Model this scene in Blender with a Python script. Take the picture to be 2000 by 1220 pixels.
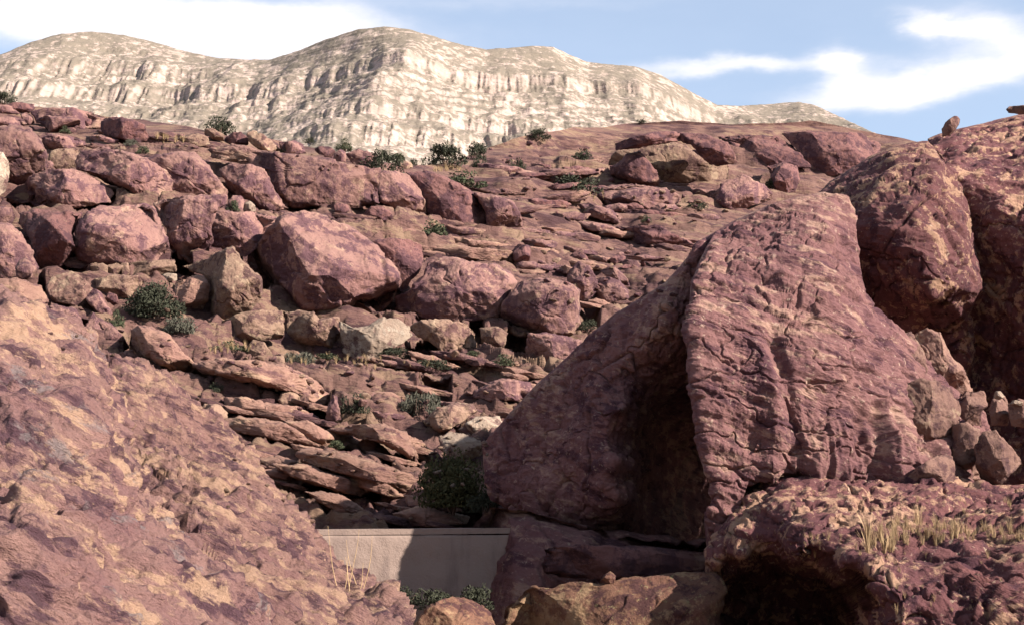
import bpy, math, random
import numpy as np
random.seed(7); np.random.seed(7)
sc = bpy.context.scene
for o in list(bpy.data.objects): bpy.data.objects.remove(o)
COL = sc.collection
# ------------------------------------------------------------------ camera, sky, sun, exposure
F = 2778.0                                    # focal length in photo pixels (50 mm on 36 mm)
PITCH = math.radians(8.0)
CAMZ = 1.7
cd = bpy.data.cameras.new('camera'); cam = bpy.data.objects.new('camera', cd); COL.objects.link(cam)
cd.lens = 50; cd.sensor_width = 36; cd.clip_end = 20000; cd.clip_start = 0.1
cam.location = (0, 0, CAMZ); cam.rotation_euler = (math.pi/2 + PITCH, 0, 0)
sc.camera = cam
SUN = np.array([0.78, -0.36, 0.51]); SUN /= np.linalg.norm(SUN)
sd = bpy.data.lights.new('sun', 'SUN'); so = bpy.data.objects.new('sun', sd); COL.objects.link(so)
sd.energy = 5.0; sd.angle = math.radians(0.5); sd.color = (1.0, 0.93, 0.84)
from mathutils import Vector
so.rotation_euler = Vector(SUN).to_track_quat('Z', 'Y').to_euler(); so.location = (60, -30, 60)
sc.view_settings.view_transform = 'Standard'; sc.view_settings.look = 'None'
sc.view_settings.gamma = 1.0; sc.view_settings.use_curve_mapping = False
sc.view_settings.exposure = 1.62
sc.render.engine = 'CYCLES'; sc.cycles.diffuse_bounces = 1
SKY_STRENGTH = 0.052

def N(t, kind, **kw):
    n = t.nodes.new(kind)
    for k, v in kw.items():
        if k.startswith('i_'):
            key = k[2:]
            n.inputs[int(key) if key.isdigit() else key.replace('_', ' ')].default_value = v
        else: setattr(n, k, v)
    return n
def mth(t, op, a, b=None, c=None, clamp=False):
    n = t.nodes.new('ShaderNodeMath'); n.operation = op; n.use_clamp = clamp
    for i, x in enumerate((a, b, c)):
        if x is None: continue
        if isinstance(x, (int, float)): n.inputs[i].default_value = x
        else: t.links.new(x, n.inputs[i])
    return n.outputs[0]
def mix(t, fac, a, b, mode='MIX'):
    n = t.nodes.new('ShaderNodeMix'); n.data_type = 'RGBA'; n.blend_type = mode
    if isinstance(fac, (int, float)): n.inputs[0].default_value = fac
    else: t.links.new(fac, n.inputs[0])
    for i, x in ((6, a), (7, b)):
        if isinstance(x, (tuple, list)): n.inputs[i].default_value = (*x[:3], 1)
        else: t.links.new(x, n.inputs[i])
    return n.outputs[2]
def ramp(t, fac, a, b):
    n = t.nodes.new('ShaderNodeMapRange'); n.interpolation_type = 'SMOOTHSTEP'
    t.links.new(fac, n.inputs[0]); n.inputs[1].default_value = a; n.inputs[2].default_value = b
    return n.outputs[0]

w = bpy.data.worlds.new('World'); sc.world = w; w.use_nodes = True
t = w.node_tree; t.nodes.clear()
out = N(t, 'ShaderNodeOutputWorld'); bg = N(t, 'ShaderNodeBackground'); bg.inputs[1].default_value = SKY_STRENGTH
sky = N(t, 'ShaderNodeTexSky', sky_type='NISHITA', sun_disc=False)
sky.sun_elevation = math.asin(SUN[2]); sky.sun_rotation = math.atan2(SUN[0], SUN[1])
sky.altitude = 1400; sky.air_density = 1.0; sky.dust_density = 0.6; sky.ozone_density = 2.0
tc = N(t, 'ShaderNodeTexCoord'); sep = N(t, 'ShaderNodeSeparateXYZ'); t.links.new(tc.outputs['Generated'], sep.inputs[0])
az = mth(t, 'ARCTAN2', sep.outputs[0], sep.outputs[1]); el = mth(t, 'ARCSINE', sep.outputs[2])
cmb = N(t, 'ShaderNodeCombineXYZ'); t.links.new(az, cmb.inputs[0]); t.links.new(el, cmb.inputs[1])
def nz(t, vec, scale, detail=4, rough=.5, sx=1, sy=1, sz=1, off=(0, 0, 0), dist=0, out=0):
    mp = N(t, 'ShaderNodeMapping'); mp.inputs['Scale'].default_value = (sx, sy, sz); mp.inputs['Location'].default_value = off
    t.links.new(vec, mp.inputs[0])
    n = N(t, 'ShaderNodeTexNoise'); n.inputs['Scale'].default_value = scale; n.inputs['Detail'].default_value = detail
    n.inputs['Roughness'].default_value = rough; n.inputs['Distortion'].default_value = dist
    t.links.new(mp.outputs[0], n.inputs['Vector'])
    return n.outputs[out]
def azel(u, v):
    x = (u-1000)/F; y = -(v-610)/F
    d = (x, math.cos(PITCH)-y*math.sin(PITCH), math.sin(PITCH)+y*math.cos(PITCH))
    l = math.sqrt(sum(q*q for q in d))
    return math.atan2(d[0], d[1]), math.asin(d[2]/l)
warp = nz(t, cmb.outputs[0], 9, 5, .6, 1, 2.2)
warp2 = nz(t, cmb.outputs[0], 9, 5, .6, 1, 2.2, off=(3.1, 7.7, 0))
azw = mth(t, 'ADD', az, mth(t, 'MULTIPLY', mth(t, 'SUBTRACT', warp, .5), .09))
elw = mth(t, 'ADD', el, mth(t, 'MULTIPLY', mth(t, 'SUBTRACT', warp2, .5), .030))
def blob(u, v, ru, rv, rot=0.0, amp=1.0):
    a0, e0 = azel(u, v); ca, sa = math.cos(rot), math.sin(rot)
    dx = mth(t, 'SUBTRACT', azw, a0); dy = mth(t, 'SUBTRACT', elw, e0)
    p = mth(t, 'DIVIDE', mth(t, 'ADD', mth(t, 'MULTIPLY', dx, ca), mth(t, 'MULTIPLY', dy, sa)), ru/F)
    q = mth(t, 'DIVIDE', mth(t, 'SUBTRACT', mth(t, 'MULTIPLY', dy, ca), mth(t, 'MULTIPLY', dx, sa)), rv/F)
    r2 = mth(t, 'ADD', mth(t, 'MULTIPLY', p, p), mth(t, 'MULTIPLY', q, q))
    return mth(t, 'MULTIPLY', mth(t, 'EXPONENT', mth(t, 'MULTIPLY', r2, -1)), amp)
cl = None
for b in [(420, 75, 420, 52, .02, 1.35), (120, 25, 260, 50, .05, 1.2), (560, 30, 200, 30, 0, .8), (1000, 5, 420, 16, .0, .32), (1420, 136, 260, 17, 0, .95), (1640, 120, 45, 34, -.3, .9),
          (1720, 175, 170, 34, .10, 1.0), (1880, 150, 240, 30, .05, .85), (1960, 65, 150, 42, -.25, 1.0), (1840, 52, 80, 14, -.35, .7),
          (760, 110, 260, 22, -.05, .35), (1250, 200, 200, 30, 0, .25)]:
    x = blob(*b); cl = x if cl is None else mth(t, 'ADD', cl, x)
gen = nz(t, cmb.outputs[0], 5.0, 6, .55, 1, 3.2, off=(1.3, .4, 0))          # the rest of the sky: same streaky cirrus
outside = mth(t, 'MULTIPLY', ramp(t, gen, .50, .72), mth(t, 'ADD', ramp(t, mth(t, 'ABSOLUTE', az), .40, .55), ramp(t, el, .37, .45), clamp=True))
tex = nz(t, cmb.outputs[0], 26, 6, .6, 1, 3.0)
mask = mth(t, 'MULTIPLY', cl, mth(t, 'ADD', .55, mth(t, 'MULTIPLY', tex, .9)))
mask = mth(t, 'MAXIMUM', ramp(t, mask, .05, 1.35), mth(t, 'MULTIPLY', outside, .45))
sk = mix(t, 1.0, sky.outputs[0], (1.0, 1.13, 1.14), 'MULTIPLY')
veil = mth(t, 'ADD', .24, mth(t, 'MULTIPLY', nz(t, cmb.outputs[0], 3.5, 5, .55, 1, 2.5, off=(5, 2, 0)), .22))
sk = mix(t, veil, sk, (6.6, 7.1, 8.2))
cc = mix(t, mask, sk, (7.4, 7.2, 7.5))
t.links.new(cc, bg.inputs[0]); t.links.new(bg.outputs[0], out.inputs[0])

# ------------------------------------------------------------------ projection and numeric noise
CP, SP = math.cos(PITCH), math.sin(PITCH)
def ray(u, v):
    x = (np.asarray(u, float)-1000)/F; y = -(np.asarray(v, float)-610)/F
    return np.stack([x, CP-y*SP+0*x, SP+y*CP+0*x], -1)
def at(u, v, d):
    return np.array([0, 0, CAMZ]) + ray(u, v)*np.asarray(d, float)[..., None]
_pr = np.random.RandomState(3).permutation(256); PERM = np.concatenate([_pr]*3)
_g = np.random.RandomState(5).normal(size=(256, 3)); GR = _g/np.linalg.norm(_g, axis=1)[:, None]
def perlin(p):
    p = np.asarray(p, float); i = np.floor(p).astype(np.int64); f = p-i; i &= 255
    w_ = f*f*f*(f*(f*6-15)+10); res = 0
    for dx in (0, 1):
        wx = w_[:, 0] if dx else 1-w_[:, 0]; a = PERM[i[:, 0]+dx]
        for dy in (0, 1):
            wy = w_[:, 1] if dy else 1-w_[:, 1]; b = PERM[a+i[:, 1]+dy]
            for dz in (0, 1):
                wz = w_[:, 2] if dz else 1-w_[:, 2]; g = GR[PERM[b+i[:, 2]+dz]]
                d = g[:, 0]*(f[:, 0]-dx)+g[:, 1]*(f[:, 1]-dy)+g[:, 2]*(f[:, 2]-dz)
                res = res+wx*wy*wz*d
    return res*1.6
def fbm(p, o=4, gain=.5):
    s = 0; a = 1
    for k in range(o): s = s+a*perlin(p*(2.03**k)+17.3*k); a *= gain
    return s
def ridged(p, o=3, gain=.5):
    s = 0; a = 1
    for k in range(o): s = s+a*(1-2*np.abs(perlin(p*(2.1**k)+9.1*k))); a *= gain
    return s
def worley(p, seed=0):
    p = np.asarray(p, float); i = np.floor(p).astype(np.int64); f1 = np.full(len(p), 9.); f2 = f1.copy(); cid = np.zeros(len(p))
    for dx in (-1, 0, 1):
        for dy in (-1, 0, 1):
            for dz in (-1, 0, 1):
                c = i+np.array([dx, dy, dz]); h = PERM[PERM[PERM[c[:, 0] & 255]+(c[:, 1] & 255)]+((c[:, 2]+seed) & 255)]
                q = c+.5+.45*GR[h]; d = np.sqrt(((p-q)**2).sum(1)); m = d < f1
                f2 = np.where(m, f1, np.minimum(f2, d)); cid = np.where(m, h, cid); f1 = np.where(m, d, f1)
    return f1, f2, cid
def mesh_np(name, V, quads, tris=None, mat=None, smooth=True):
    me = bpy.data.meshes.new(name); V = np.asarray(V, np.float32); quads = np.asarray(quads, np.int32).reshape(-1, 4)
    tris = np.zeros((0, 3), np.int32) if tris is None else np.asarray(tris, np.int32).reshape(-1, 3)
    me.vertices.add(len(V)); me.vertices.foreach_set('co', V.ravel())
    nl = quads.size+tris.size; me.loops.add(nl)
    me.loops.foreach_set('vertex_index', np.concatenate([quads.ravel(), tris.ravel()]).astype(np.int32))
    npoly = len(quads)+len(tris); me.polygons.add(npoly)
    st = np.concatenate([np.arange(len(quads))*4, quads.size+np.arange(len(tris))*3]).astype(np.int32)
    me.polygons.foreach_set('loop_start', st)
    me.polygons.foreach_set('use_smooth', np.full(npoly, smooth, bool))
    me.update(calc_edges=True); me.validate()
    if mat: me.materials.append(mat)
    return me
def vnormals(V, quads, tris):
    n = np.zeros_like(V)
    a, b, c, d = (V[quads[:, k]] for k in range(4)); fn = np.cross(c-a, d-b)
    for k in range(4):
        for ax in range(3): n[:, ax] += np.bincount(quads[:, k], fn[:, ax], len(V))
    if tris is not None and len(tris):
        fn = np.cross(V[tris[:, 1]]-V[tris[:, 0]], V[tris[:, 2]]-V[tris[:, 0]])
        for k in range(3):
            for ax in range(3): n[:, ax] += np.bincount(tris[:, k], fn[:, ax], len(V))
    return n/np.maximum(np.linalg.norm(n, axis=1), 1e-9)[:, None]
def add(name, me, label=None, cat=None, group=None, kind=None, loc=None, parent=None):
    o = bpy.data.objects.new(name, me); COL.objects.link(o)
    if loc is not None: o.location = loc
    if label: o['label'] = label
    if cat: o['category'] = cat
    if group: o['group'] = group
    if kind: o['kind'] = kind
    elif cat: o['kind'] = 'thing'
    if parent: o.parent = parent
    return o

# ------------------------------------------------------------------ materials
def rockmat(name, base, base2, tan, dark, sc_=1.0, ptan=.56, pdark=.60, speck=None, pspeck=.66, streak=0.0, bump=.35, grain=1.0, soft=.05, aniso=None, third=None, pthird=.62):
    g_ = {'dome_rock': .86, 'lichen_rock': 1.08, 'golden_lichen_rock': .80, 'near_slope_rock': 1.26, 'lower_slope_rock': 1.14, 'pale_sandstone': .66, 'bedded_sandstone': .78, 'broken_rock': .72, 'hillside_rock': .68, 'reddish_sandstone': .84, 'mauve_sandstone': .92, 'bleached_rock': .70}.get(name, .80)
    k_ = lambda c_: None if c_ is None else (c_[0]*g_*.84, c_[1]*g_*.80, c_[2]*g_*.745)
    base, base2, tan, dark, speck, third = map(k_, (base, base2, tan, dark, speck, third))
    m = bpy.data.materials.new(name); m.use_nodes = True; t = m.node_tree
    bs = t.nodes['Principled BSDF']; bs.inputs['Roughness'].default_value = .92
    bs.inputs['Specular IOR Level'].default_value = .15
    tc = N(t, 'ShaderNodeTexCoord'); ge = N(t, 'ShaderNodeNewGeometry'); vec = tc.outputs['Object']
    if aniso:
        mp = N(t, 'ShaderNodeMapping'); mp.inputs['Rotation'].default_value = (0, math.radians(aniso[0]), 0)
        mp.inputs['Scale'].default_value = aniso[1:]; mp.vector_type = 'TEXTURE'; t.links.new(vec, mp.inputs[0]); pv = mp.outputs[0]
    else: pv = vec
    big = nz(t, vec, .22*sc_, 5, .6); mid = nz(t, pv, .9*sc_, 9, .72, dist=.15); mid2 = nz(t, pv, .75*sc_, 9, .74, off=(7, 3, 5), dist=.2)
    fine = nz(t, vec, 7*sc_, 6, .7)
    shift = mth(t, 'MULTIPLY', mth(t, 'SUBTRACT', nz(t, vec, .17*sc_, 4, .6, off=(4, 4, 9)), .5), .55)
    c = mix(t, ramp(t, big, .35, .65), base, base2)
    mid_s = mth(t, 'ADD', mid, shift)
    mid2 = mth(t, 'SUBTRACT', mid2, mth(t, 'MULTIPLY', shift, .6))
    c = mix(t, mth(t, 'MULTIPLY', ramp(t, mid2, pdark-soft, pdark+soft), .9), c, dark)
    c = mix(t, mth(t, 'MULTIPLY', ramp(t, mid_s, ptan-soft, ptan+soft), .85), c, tan)
    if third:
        th = nz(t, pv, .6*sc_, 8, .7, off=(2, 9, 4), dist=.15)
        c = mix(t, mth(t, 'MULTIPLY', ramp(t, th, pthird-soft, pthird+soft), .8), c, third)
    if speck:
        sp = nz(t, vec, 2.6*sc_, 6, .72, off=(1, 8, 2), dist=.4)
        c = mix(t, mth(t, 'MULTIPLY', ramp(t, sp, pspeck-.03, pspeck+.03), .8), c, speck)
    if streak:
        s = nz(t, vec, 1.3*sc_, 5, .65, 1, 1, .10); sn = N(t, 'ShaderNodeSeparateXYZ'); t.links.new(ge.outputs['Normal'], sn.inputs[0])
        steep = ramp(t, mth(t, 'ABSOLUTE', sn.outputs[2]), .62, .25)
        c = mix(t, mth(t, 'MULTIPLY', mth(t, 'MULTIPLY', ramp(t, s, .50, .64), steep), streak), c, dark)
    oi = N(t, 'ShaderNodeObjectInfo')
    g = mth(t, 'MULTIPLY', mth(t, 'ADD', .70, mth(t, 'MULTIPLY', fine, .56)), mth(t, 'ADD', .84, mth(t, 'MULTIPLY', oi.outputs['Random'], .34)))
    gm = N(t, 'ShaderNodeCombineXYZ')
    for k in range(3): t.links.new(g, gm.inputs[k])
    c = mix(t, 1.0, c, gm.outputs[0], 'MULTIPLY')
    t.links.new(c, bs.inputs['Base Color'])
    h1 = nz(t, pv, 1.6*sc_, 12, .68); h2 = nz(t, vec, 9*grain*sc_, 8, .7)
    h = mth(t, 'ADD', h1, mth(t, 'MULTIPLY', h2, .22))
    h = mth(t, 'ADD', h, mth(t, 'MULTIPLY', mid, .25))
    b = N(t, 'ShaderNodeBump'); b.inputs['Strength'].default_value = 1.0; b.inputs['Distance'].default_value = bump
    t.links.new(h, b.inputs['Height']); t.links.new(b.outputs[0], bs.inputs['Normal'])
    return m
M = {}
M['mauve'] = rockmat('mauve_sandstone', (.275, .158, .140), (.225, .118, .112), (.35, .225, .175), (.105, .052, .066), .9, .58, .53, (.40, .28, .22), .70, .8, .30, soft=.03)
M['red'] = rockmat('reddish_sandstone', (.235, .118, .112), (.190, .088, .090), (.31, .185, .150), (.090, .044, .056), .9, .605, .53, (.36, .25, .20), .71, .8, .30, soft=.03)
M['pale'] = rockmat('pale_sandstone', (.40, .265, .200), (.33, .20, .160), (.50, .36, .26), (.14, .072, .075), 1.2, .56, .55, (.48, .37, .28), .70, .45, .24, soft=.035)
M['slab'] = rockmat('bedded_sandstone', (.33, .195, .155), (.275, .152, .130), (.43, .285, .205), (.125, .062, .070), 1.1, .57, .56, (.45, .33, .24), .71, .2, .26, aniso=(10, 2.6, 1.5, .6), soft=.035)
M['hill'] = rockmat('hillside_rock', (.305, .175, .148), (.245, .130, .122), (.40, .265, .190), (.110, .054, .064), 1.0, .57, .54, (.45, .33, .25), .69, .3, .40, aniso=(8, 2.6, 1.3, .6), soft=.04)
M['white'] = rockmat('bleached_rock', (.47, .37, .30), (.40, .29, .235), (.56, .47, .39), (.16, .085, .085), 1.6, .53, .58, None, .7, .2, .2, soft=.03)
M['near'] = rockmat('near_slope_rock', (.275, .160, .145), (.220, .118, .120), (.45, .29, .205), (.080, .040, .056), 3.4, .56, .535, (.46, .33, .22), .69, .0, .26, aniso=(24, 2.4, 1.3, .8), third=(.23, .185, .19), pthird=.62, soft=.045)
M['near2'] = rockmat('lower_slope_rock', (.275, .158, .138), (.220, .118, .118), (.42, .27, .195), (.080, .040, .054), 2.9, .57, .535, (.43, .31, .21), .68, .0, .28, aniso=(26, 2.4, 1.4, .7), soft=.05)
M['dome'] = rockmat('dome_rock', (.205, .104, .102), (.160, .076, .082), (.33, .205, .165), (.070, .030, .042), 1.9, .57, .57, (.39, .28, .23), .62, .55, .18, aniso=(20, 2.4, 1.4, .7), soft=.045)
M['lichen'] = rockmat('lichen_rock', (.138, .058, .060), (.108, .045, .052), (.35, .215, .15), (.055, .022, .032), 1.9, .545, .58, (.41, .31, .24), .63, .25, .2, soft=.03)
M['gold'] = rockmat('golden_lichen_rock', (.22, .120, .080), (.17, .080, .062), (.37, .245, .15), (.070, .030, .034), 2.2, .55, .55, (.31, .26, .14), .62, .25, .14)
M['block'] = rockmat('broken_rock', (.28, .165, .135), (.22, .120, .106), (.40, .28, .205), (.090, .044, .050), 2.0, .56, .58, (.44, .34, .26), .66, .4, .12)
def simple(name, col, rough=.9, var=.25, scale=3, bump=0.0):
    m = bpy.data.materials.new(name); m.use_nodes = True; t = m.node_tree; bs = t.nodes['Principled BSDF']
    bs.inputs['Roughness'].default_value = rough; bs.inputs['Specular IOR Level'].default_value = .15
    tc = N(t, 'ShaderNodeTexCoord'); f = nz(t, tc.outputs['Object'], scale, 6, .65)
    c = mix(t, f, tuple(x*(1-var) for x in col), tuple(min(1, x*(1+var)) for x in col)); t.links.new(c, bs.inputs['Base Color'])
    if bump:
        b = N(t, 'ShaderNodeBump'); b.inputs['Distance'].default_value = bump; t.links.new(f, b.inputs['Height']); t.links.new(b.outputs[0], bs.inputs['Normal'])
    return m
M['juniper'] = simple('dark_green_leaves', (.034, .035, .022), var=.5, scale=2)
M['green'] = simple('mid_green_leaves', (.050, .054, .030), var=.5, scale=2)
M['grey'] = simple('grey_green_leaves', (.075, .070, .052), var=.45, scale=2)
M['olive'] = simple('olive_leaves', (.058, .053, .022), var=.5, scale=2)
M['bark'] = simple('dry_bark', (.10, .065, .05))
M['straw'] = simple('dry_straw', (.35, .235, .130), var=.3, scale=5)
M['sand'] = simple('desert_soil', (.24, .15, .11), var=.3, scale=.3)

def dam_mat():
    m = bpy.data.materials.new('stained_concrete'); m.use_nodes = True; t = m.node_tree; bs = t.nodes['Principled BSDF']; bs.inputs['Roughness'].default_value = .9
    tc = N(t, 'ShaderNodeTexCoord'); v = tc.outputs['Object']
    a = nz(t, v, .8, 6, .6); s = nz(t, v, 2.2, 5, .6, 1, 1, .12); f = nz(t, v, 14, 5, .7)
    c = mix(t, a, (.165, .112, .090), (.20, .142, .115)); c = mix(t, mth(t, 'MULTIPLY', ramp(t, s, .52, .7), .55), c, (.085, .056, .050))
    c = mix(t, mth(t, 'MULTIPLY', f, .3), c, (.18, .125, .105)); t.links.new(c, bs.inputs['Base Color'])
    b = N(t, 'ShaderNodeBump'); b.inputs['Distance'].default_value = .03; t.links.new(f, b.inputs['Height']); t.links.new(b.outputs[0], bs.inputs['Normal'])
    return m
M['dam'] = dam_mat()
def mountain_mat():
    m = bpy.data.materials.new('limestone_mountain'); m.use_nodes = True; t = m.node_tree; bs = t.nodes['Principled BSDF']; bs.inputs['Roughness'].default_value = .95
    bs.inputs['Specular IOR Level'].default_value = .1
    tc = N(t, 'ShaderNodeTexCoord'); v = tc.outputs['Object']; ge = N(t, 'ShaderNodeNewGeometry')
    sn = N(t, 'ShaderNodeSeparateXYZ'); t.links.new(ge.outputs['Normal'], sn.inputs[0])
    a = nz(t, v, .006, 6, .6); st = nz(t, v, .02, 6, .6, .10, .10, 3.4); sp = nz(t, v, .075, 4, .72); sp2 = nz(t, v, .012, 6, .6, off=(3, 1, 2))
    cr = nz(t, v, .03, 6, .65, 1, 1, .12)
    c = mix(t, a, (.365, .265, .232), (.395, .295, .260)); c = mix(t, mth(t, 'MULTIPLY', ramp(t, st, .44, .62), .7), c, (.27, .195, .162))
    c = mix(t, mth(t, 'MULTIPLY', ramp(t, cr, .58, .70), .5), c, (.19, .135, .115))
    flat = ramp(t, sn.outputs[2], .40, .70)
    bushes = mth(t, 'MULTIPLY', ramp(t, mth(t, 'ADD', mth(t, 'MULTIPLY', sp, .75), mth(t, 'MULTIPLY', sp2, .35)), .46, .56), mth(t, 'ADD', .35, mth(t, 'MULTIPLY', flat, .65)))
    c = mix(t, mth(t, 'MULTIPLY', flat, .55), c, (.31, .240, .195)); c = mix(t, mth(t, 'MULTIPLY', bushes, .85), c, (.120, .100, .076))
    t.links.new(c, bs.inputs['Base Color'])
    h = mth(t, 'ADD', st, mth(t, 'MULTIPLY', sp, .3)); b = N(t, 'ShaderNodeBump'); b.inputs['Distance'].default_value = 12.; b.inputs['Strength'].default_value = .8
    t.links.new(h, b.inputs['Height']); t.links.new(b.outputs[0], bs.inputs['Normal'])
    return m
M['mountain'] = mountain_mat()

# ------------------------------------------------------------------ ground sheet, far mountain
def sheet(name, V, nu, nv, mat, flip=False, **kw):
    idx = np.arange(nu*nv).reshape(nv, nu)
    q = np.stack([idx[:-1, :-1], idx[:-1, 1:], idx[1:, 1:], idx[1:, :-1]], -1).reshape(-1, 4)
    if flip: q = q[:, ::-1]
    c = V.mean(0); me = mesh_np(name, V-c, q, None, mat)
    return add(name, me, loc=tuple(c), **kw)
gx = np.array([-9000, -3000, -400, 0, 400, 3000, 9000.]); gy = np.array([-3000, -300, 0, 40, 300, 3000, 9000.])
GX, GY = np.meshgrid(gx, gy); sheet('ground', np.stack([GX.ravel(), GY.ravel(), np.full(GX.size, -4.5)], 1), 7, 7, M['sand'], kind='structure')

SKYL = np.array([(-300, 190), (-150, 150), (0, 108), (60, 82), (120, 66), (180, 62), (240, 68), (300, 82), (360, 100), (420, 113), (480, 117), (530, 116), (580, 100), (640, 76), (700, 57), (750, 52), (800, 58), (850, 72), (900, 88), (950, 97), (1000, 94), (1040, 90), (1080, 92), (1110, 106), (1150, 122), (1200, 127), (1240, 130), (1290, 146), (1350, 180), (1400, 205), (1440, 207), (1500, 204), (1560, 199), (1590, 205), (1640, 228), (1690, 252), (1720, 265), (1800, 300), (1900, 350)], float)
def mountain():
    nu, nv = 1100, 400
    us = np.linspace(-300, 1900, nu); top = np.interp(us, SKYL[:, 0], SKYL[:, 1]); ts = np.linspace(0, 1, nv)
    U = np.repeat(us[None], nv, 0); Tt = np.repeat(ts[:, None], nu, 1); vb = 420.
    Vv = top[None]+(vb-top[None])*Tt
    # distance: cliffs where it hardly changes, benches where it does
    Dr = 2150+250*np.exp(-((U-1560)/130)**2)+120*np.sin(U/170.)
    z01 = (Vv-50)/370.
    D = Dr-(Dr-1250)*np.clip(Tt, 0, 1)**.9
    P = at(U.ravel(), Vv.ravel(), D.ravel())
    # gullies and buttresses run down the slope
    g = fbm(np.stack([P[:, 0]*.006, P[:, 1]*.0015, P[:, 2]*.0012], 1), 4)
    g2 = ridged(np.stack([P[:, 0]*.07, P[:, 1]*.008, P[:, 2]*.014], 1), 3)
    zz = P[:, 2]+10*fbm(P*.004+5, 3)-.03*P[:, 0]
    rk = np.random.RandomState(12); kz = [-300.]; ko = [-300.]; cliff = []
    while kz[-1] < 7000:                                       # irregular beds: steep cliff bands between gentle scrubby benches
        c_, b_ = rk.uniform(9, 44), rk.uniform(10, 46); tot = c_+b_
        kz += [kz[-1]+b_, kz[-1]+tot]; up = tot*(c_/tot*.55+.42); ko += [ko[-1]+tot-up, ko[-1]+tot]
    zw = zz+6*fbm(P*.0045+20, 4); tz = np.interp(zw, kz, ko)-zw
    tz2 = np.interp(zw*3.3+50, kz, ko)/3.3-(zw*3.3+50)/3.3
    cl_ = np.clip(np.gradient(np.interp(np.arange(-300, 1600, 2.), kz, ko), 2.)-1, 0, 1); cm = np.interp(zw, np.arange(-300, 1600, 2.), cl_)
    lat = np.clip(.55+1.1*fbm(P*np.array([.003, .003, .008])+70, 3), .65, 1.1)
    edge = np.clip(Tt.ravel()*7, 0, 1)
    P[:, 2] += (tz*lat+tz2*.8)*edge
    P[:, 1] += -48*g*edge-(2.0+2.8*cm)*g2*edge*lat
    P[:, 2] += 3.0*fbm(P*.05, 4)*(.3+.7*edge)
    P = P.reshape(nv, nu, 3)
    back = [P[0]+np.array([0, k*120., -k*k*14.-8*k]) for k in (8, 4, 2, 1, .4)]
    P = np.concatenate([np.array(back), P]); n2 = len(P)
    sheet('mountain', P.reshape(-1, 3), nu, n2, M['mountain'], flip=False, kind='structure', label='pale limestone mountain with banded cliffs behind the rocky hillside')
mountain()

# ------------------------------------------------------------------ the rocky hillside
RIDGE = np.array([(-300, 170), (0, 200), (60, 207), (150, 214), (200, 226), (300, 237), (380, 250), (440, 265), (520, 270), (600, 288), (680, 301), (760, 319), (830, 324), (880, 318), (940, 295), (1000, 272), (1100, 252), (1200, 246), (1330, 236), (1420, 243), (1500, 240), (1580, 236), (1640, 244), (1700, 258), (1760, 268), (1850, 290), (2050, 330)], float)
DCOL = [(-300, [(170, 150), (300, 112), (400, 95), (530, 80), (620, 70), (700, 62), (1080, 48)]),
        (300, [(235, 150), (300, 115), (400, 97), (540, 84), (650, 76), (740, 68), (850, 60), (1080, 48)]),
        (650, [(287, 150), (320, 121), (400, 108), (430, 103), (610, 89), (700, 80), (800, 67), (900, 58), (1030, 49.5), (1080, 48)]),
        (950, [(290, 160), (340, 135), (440, 113), (520, 102), (640, 90), (720, 80), (820, 69), (900, 60), (1000, 51.5), (1080, 48)]),
        (1250, [(245, 185), (300, 162), (360, 145), (450, 122), (550, 106), (650, 93), (780, 80), (880, 68), (1080, 52)]),
        (1800, [(268, 190), (350, 165), (450, 140), (600, 115), (1080, 70)]), (2100, [(268, 190), (350, 165), (450, 140), (600, 115), (1080, 70)])]
def hillD(u, v):
    u = np.asarray(u, float); v = np.asarray(v, float); cu = [c[0] for c in DCOL]
    vals = np.stack([np.interp(v, [a for a, _ in c[1]], [b for _, b in c[1]]) for c in DCOL], -1)
    k = np.clip(np.searchsorted(cu, u)-1, 0, len(cu)-2); cu = np.array(cu, float)
    f = np.clip((u-cu[k])/(cu[k+1]-cu[k]), 0, 1); f = f*f*(3-2*f)
    return np.take_along_axis(vals, k[..., None], -1)[..., 0]*(1-f)+np.take_along_axis(vals, (k+1)[..., None], -1)[..., 0]*f
def terrace(z, S, sharp):
    q = z/S; f = q-np.floor(q); s = np.clip((f-.5)/sharp+.5, 0, 1); return (np.floor(q)+s*s*(3-2*s)-q)*S
CAV = [(500, 525, 34, 62, 6), (832, 690, 40, 36, 6), (1005, 684, 30, 28, 5), (1152, 608, 22, 26, 5), (40, 400, 60, 16, 5), (160, 403, 90, 9, 4), (110, 532, 62, 13, 5), (352, 520, 22, 24, 5), (84, 590, 13, 45, 4), (125, 655, 60, 14, 4),
       (268, 690, 22, 36, 4), (330, 728, 60, 10, 4), (420, 740, 18, 16, 4), (560, 768, 90, 16, 6), (625, 802, 24, 24, 5), (480, 846, 80, 13, 5), (575, 876, 70, 11, 5), (700, 876, 90, 16, 5), (800, 912, 60, 14, 5), (620, 926, 70, 9, 4), (700, 950, 60, 8, 4), (920, 1005, 50, 22, 4), (560, 406, 60, 8, 3), (720, 410, 60, 12, 4), (880, 630, 90, 8, 4), (700, 616, 60, 6, 3), (930, 655, 14, 26, 4), (850, 765, 30, 16, 3)]
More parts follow.
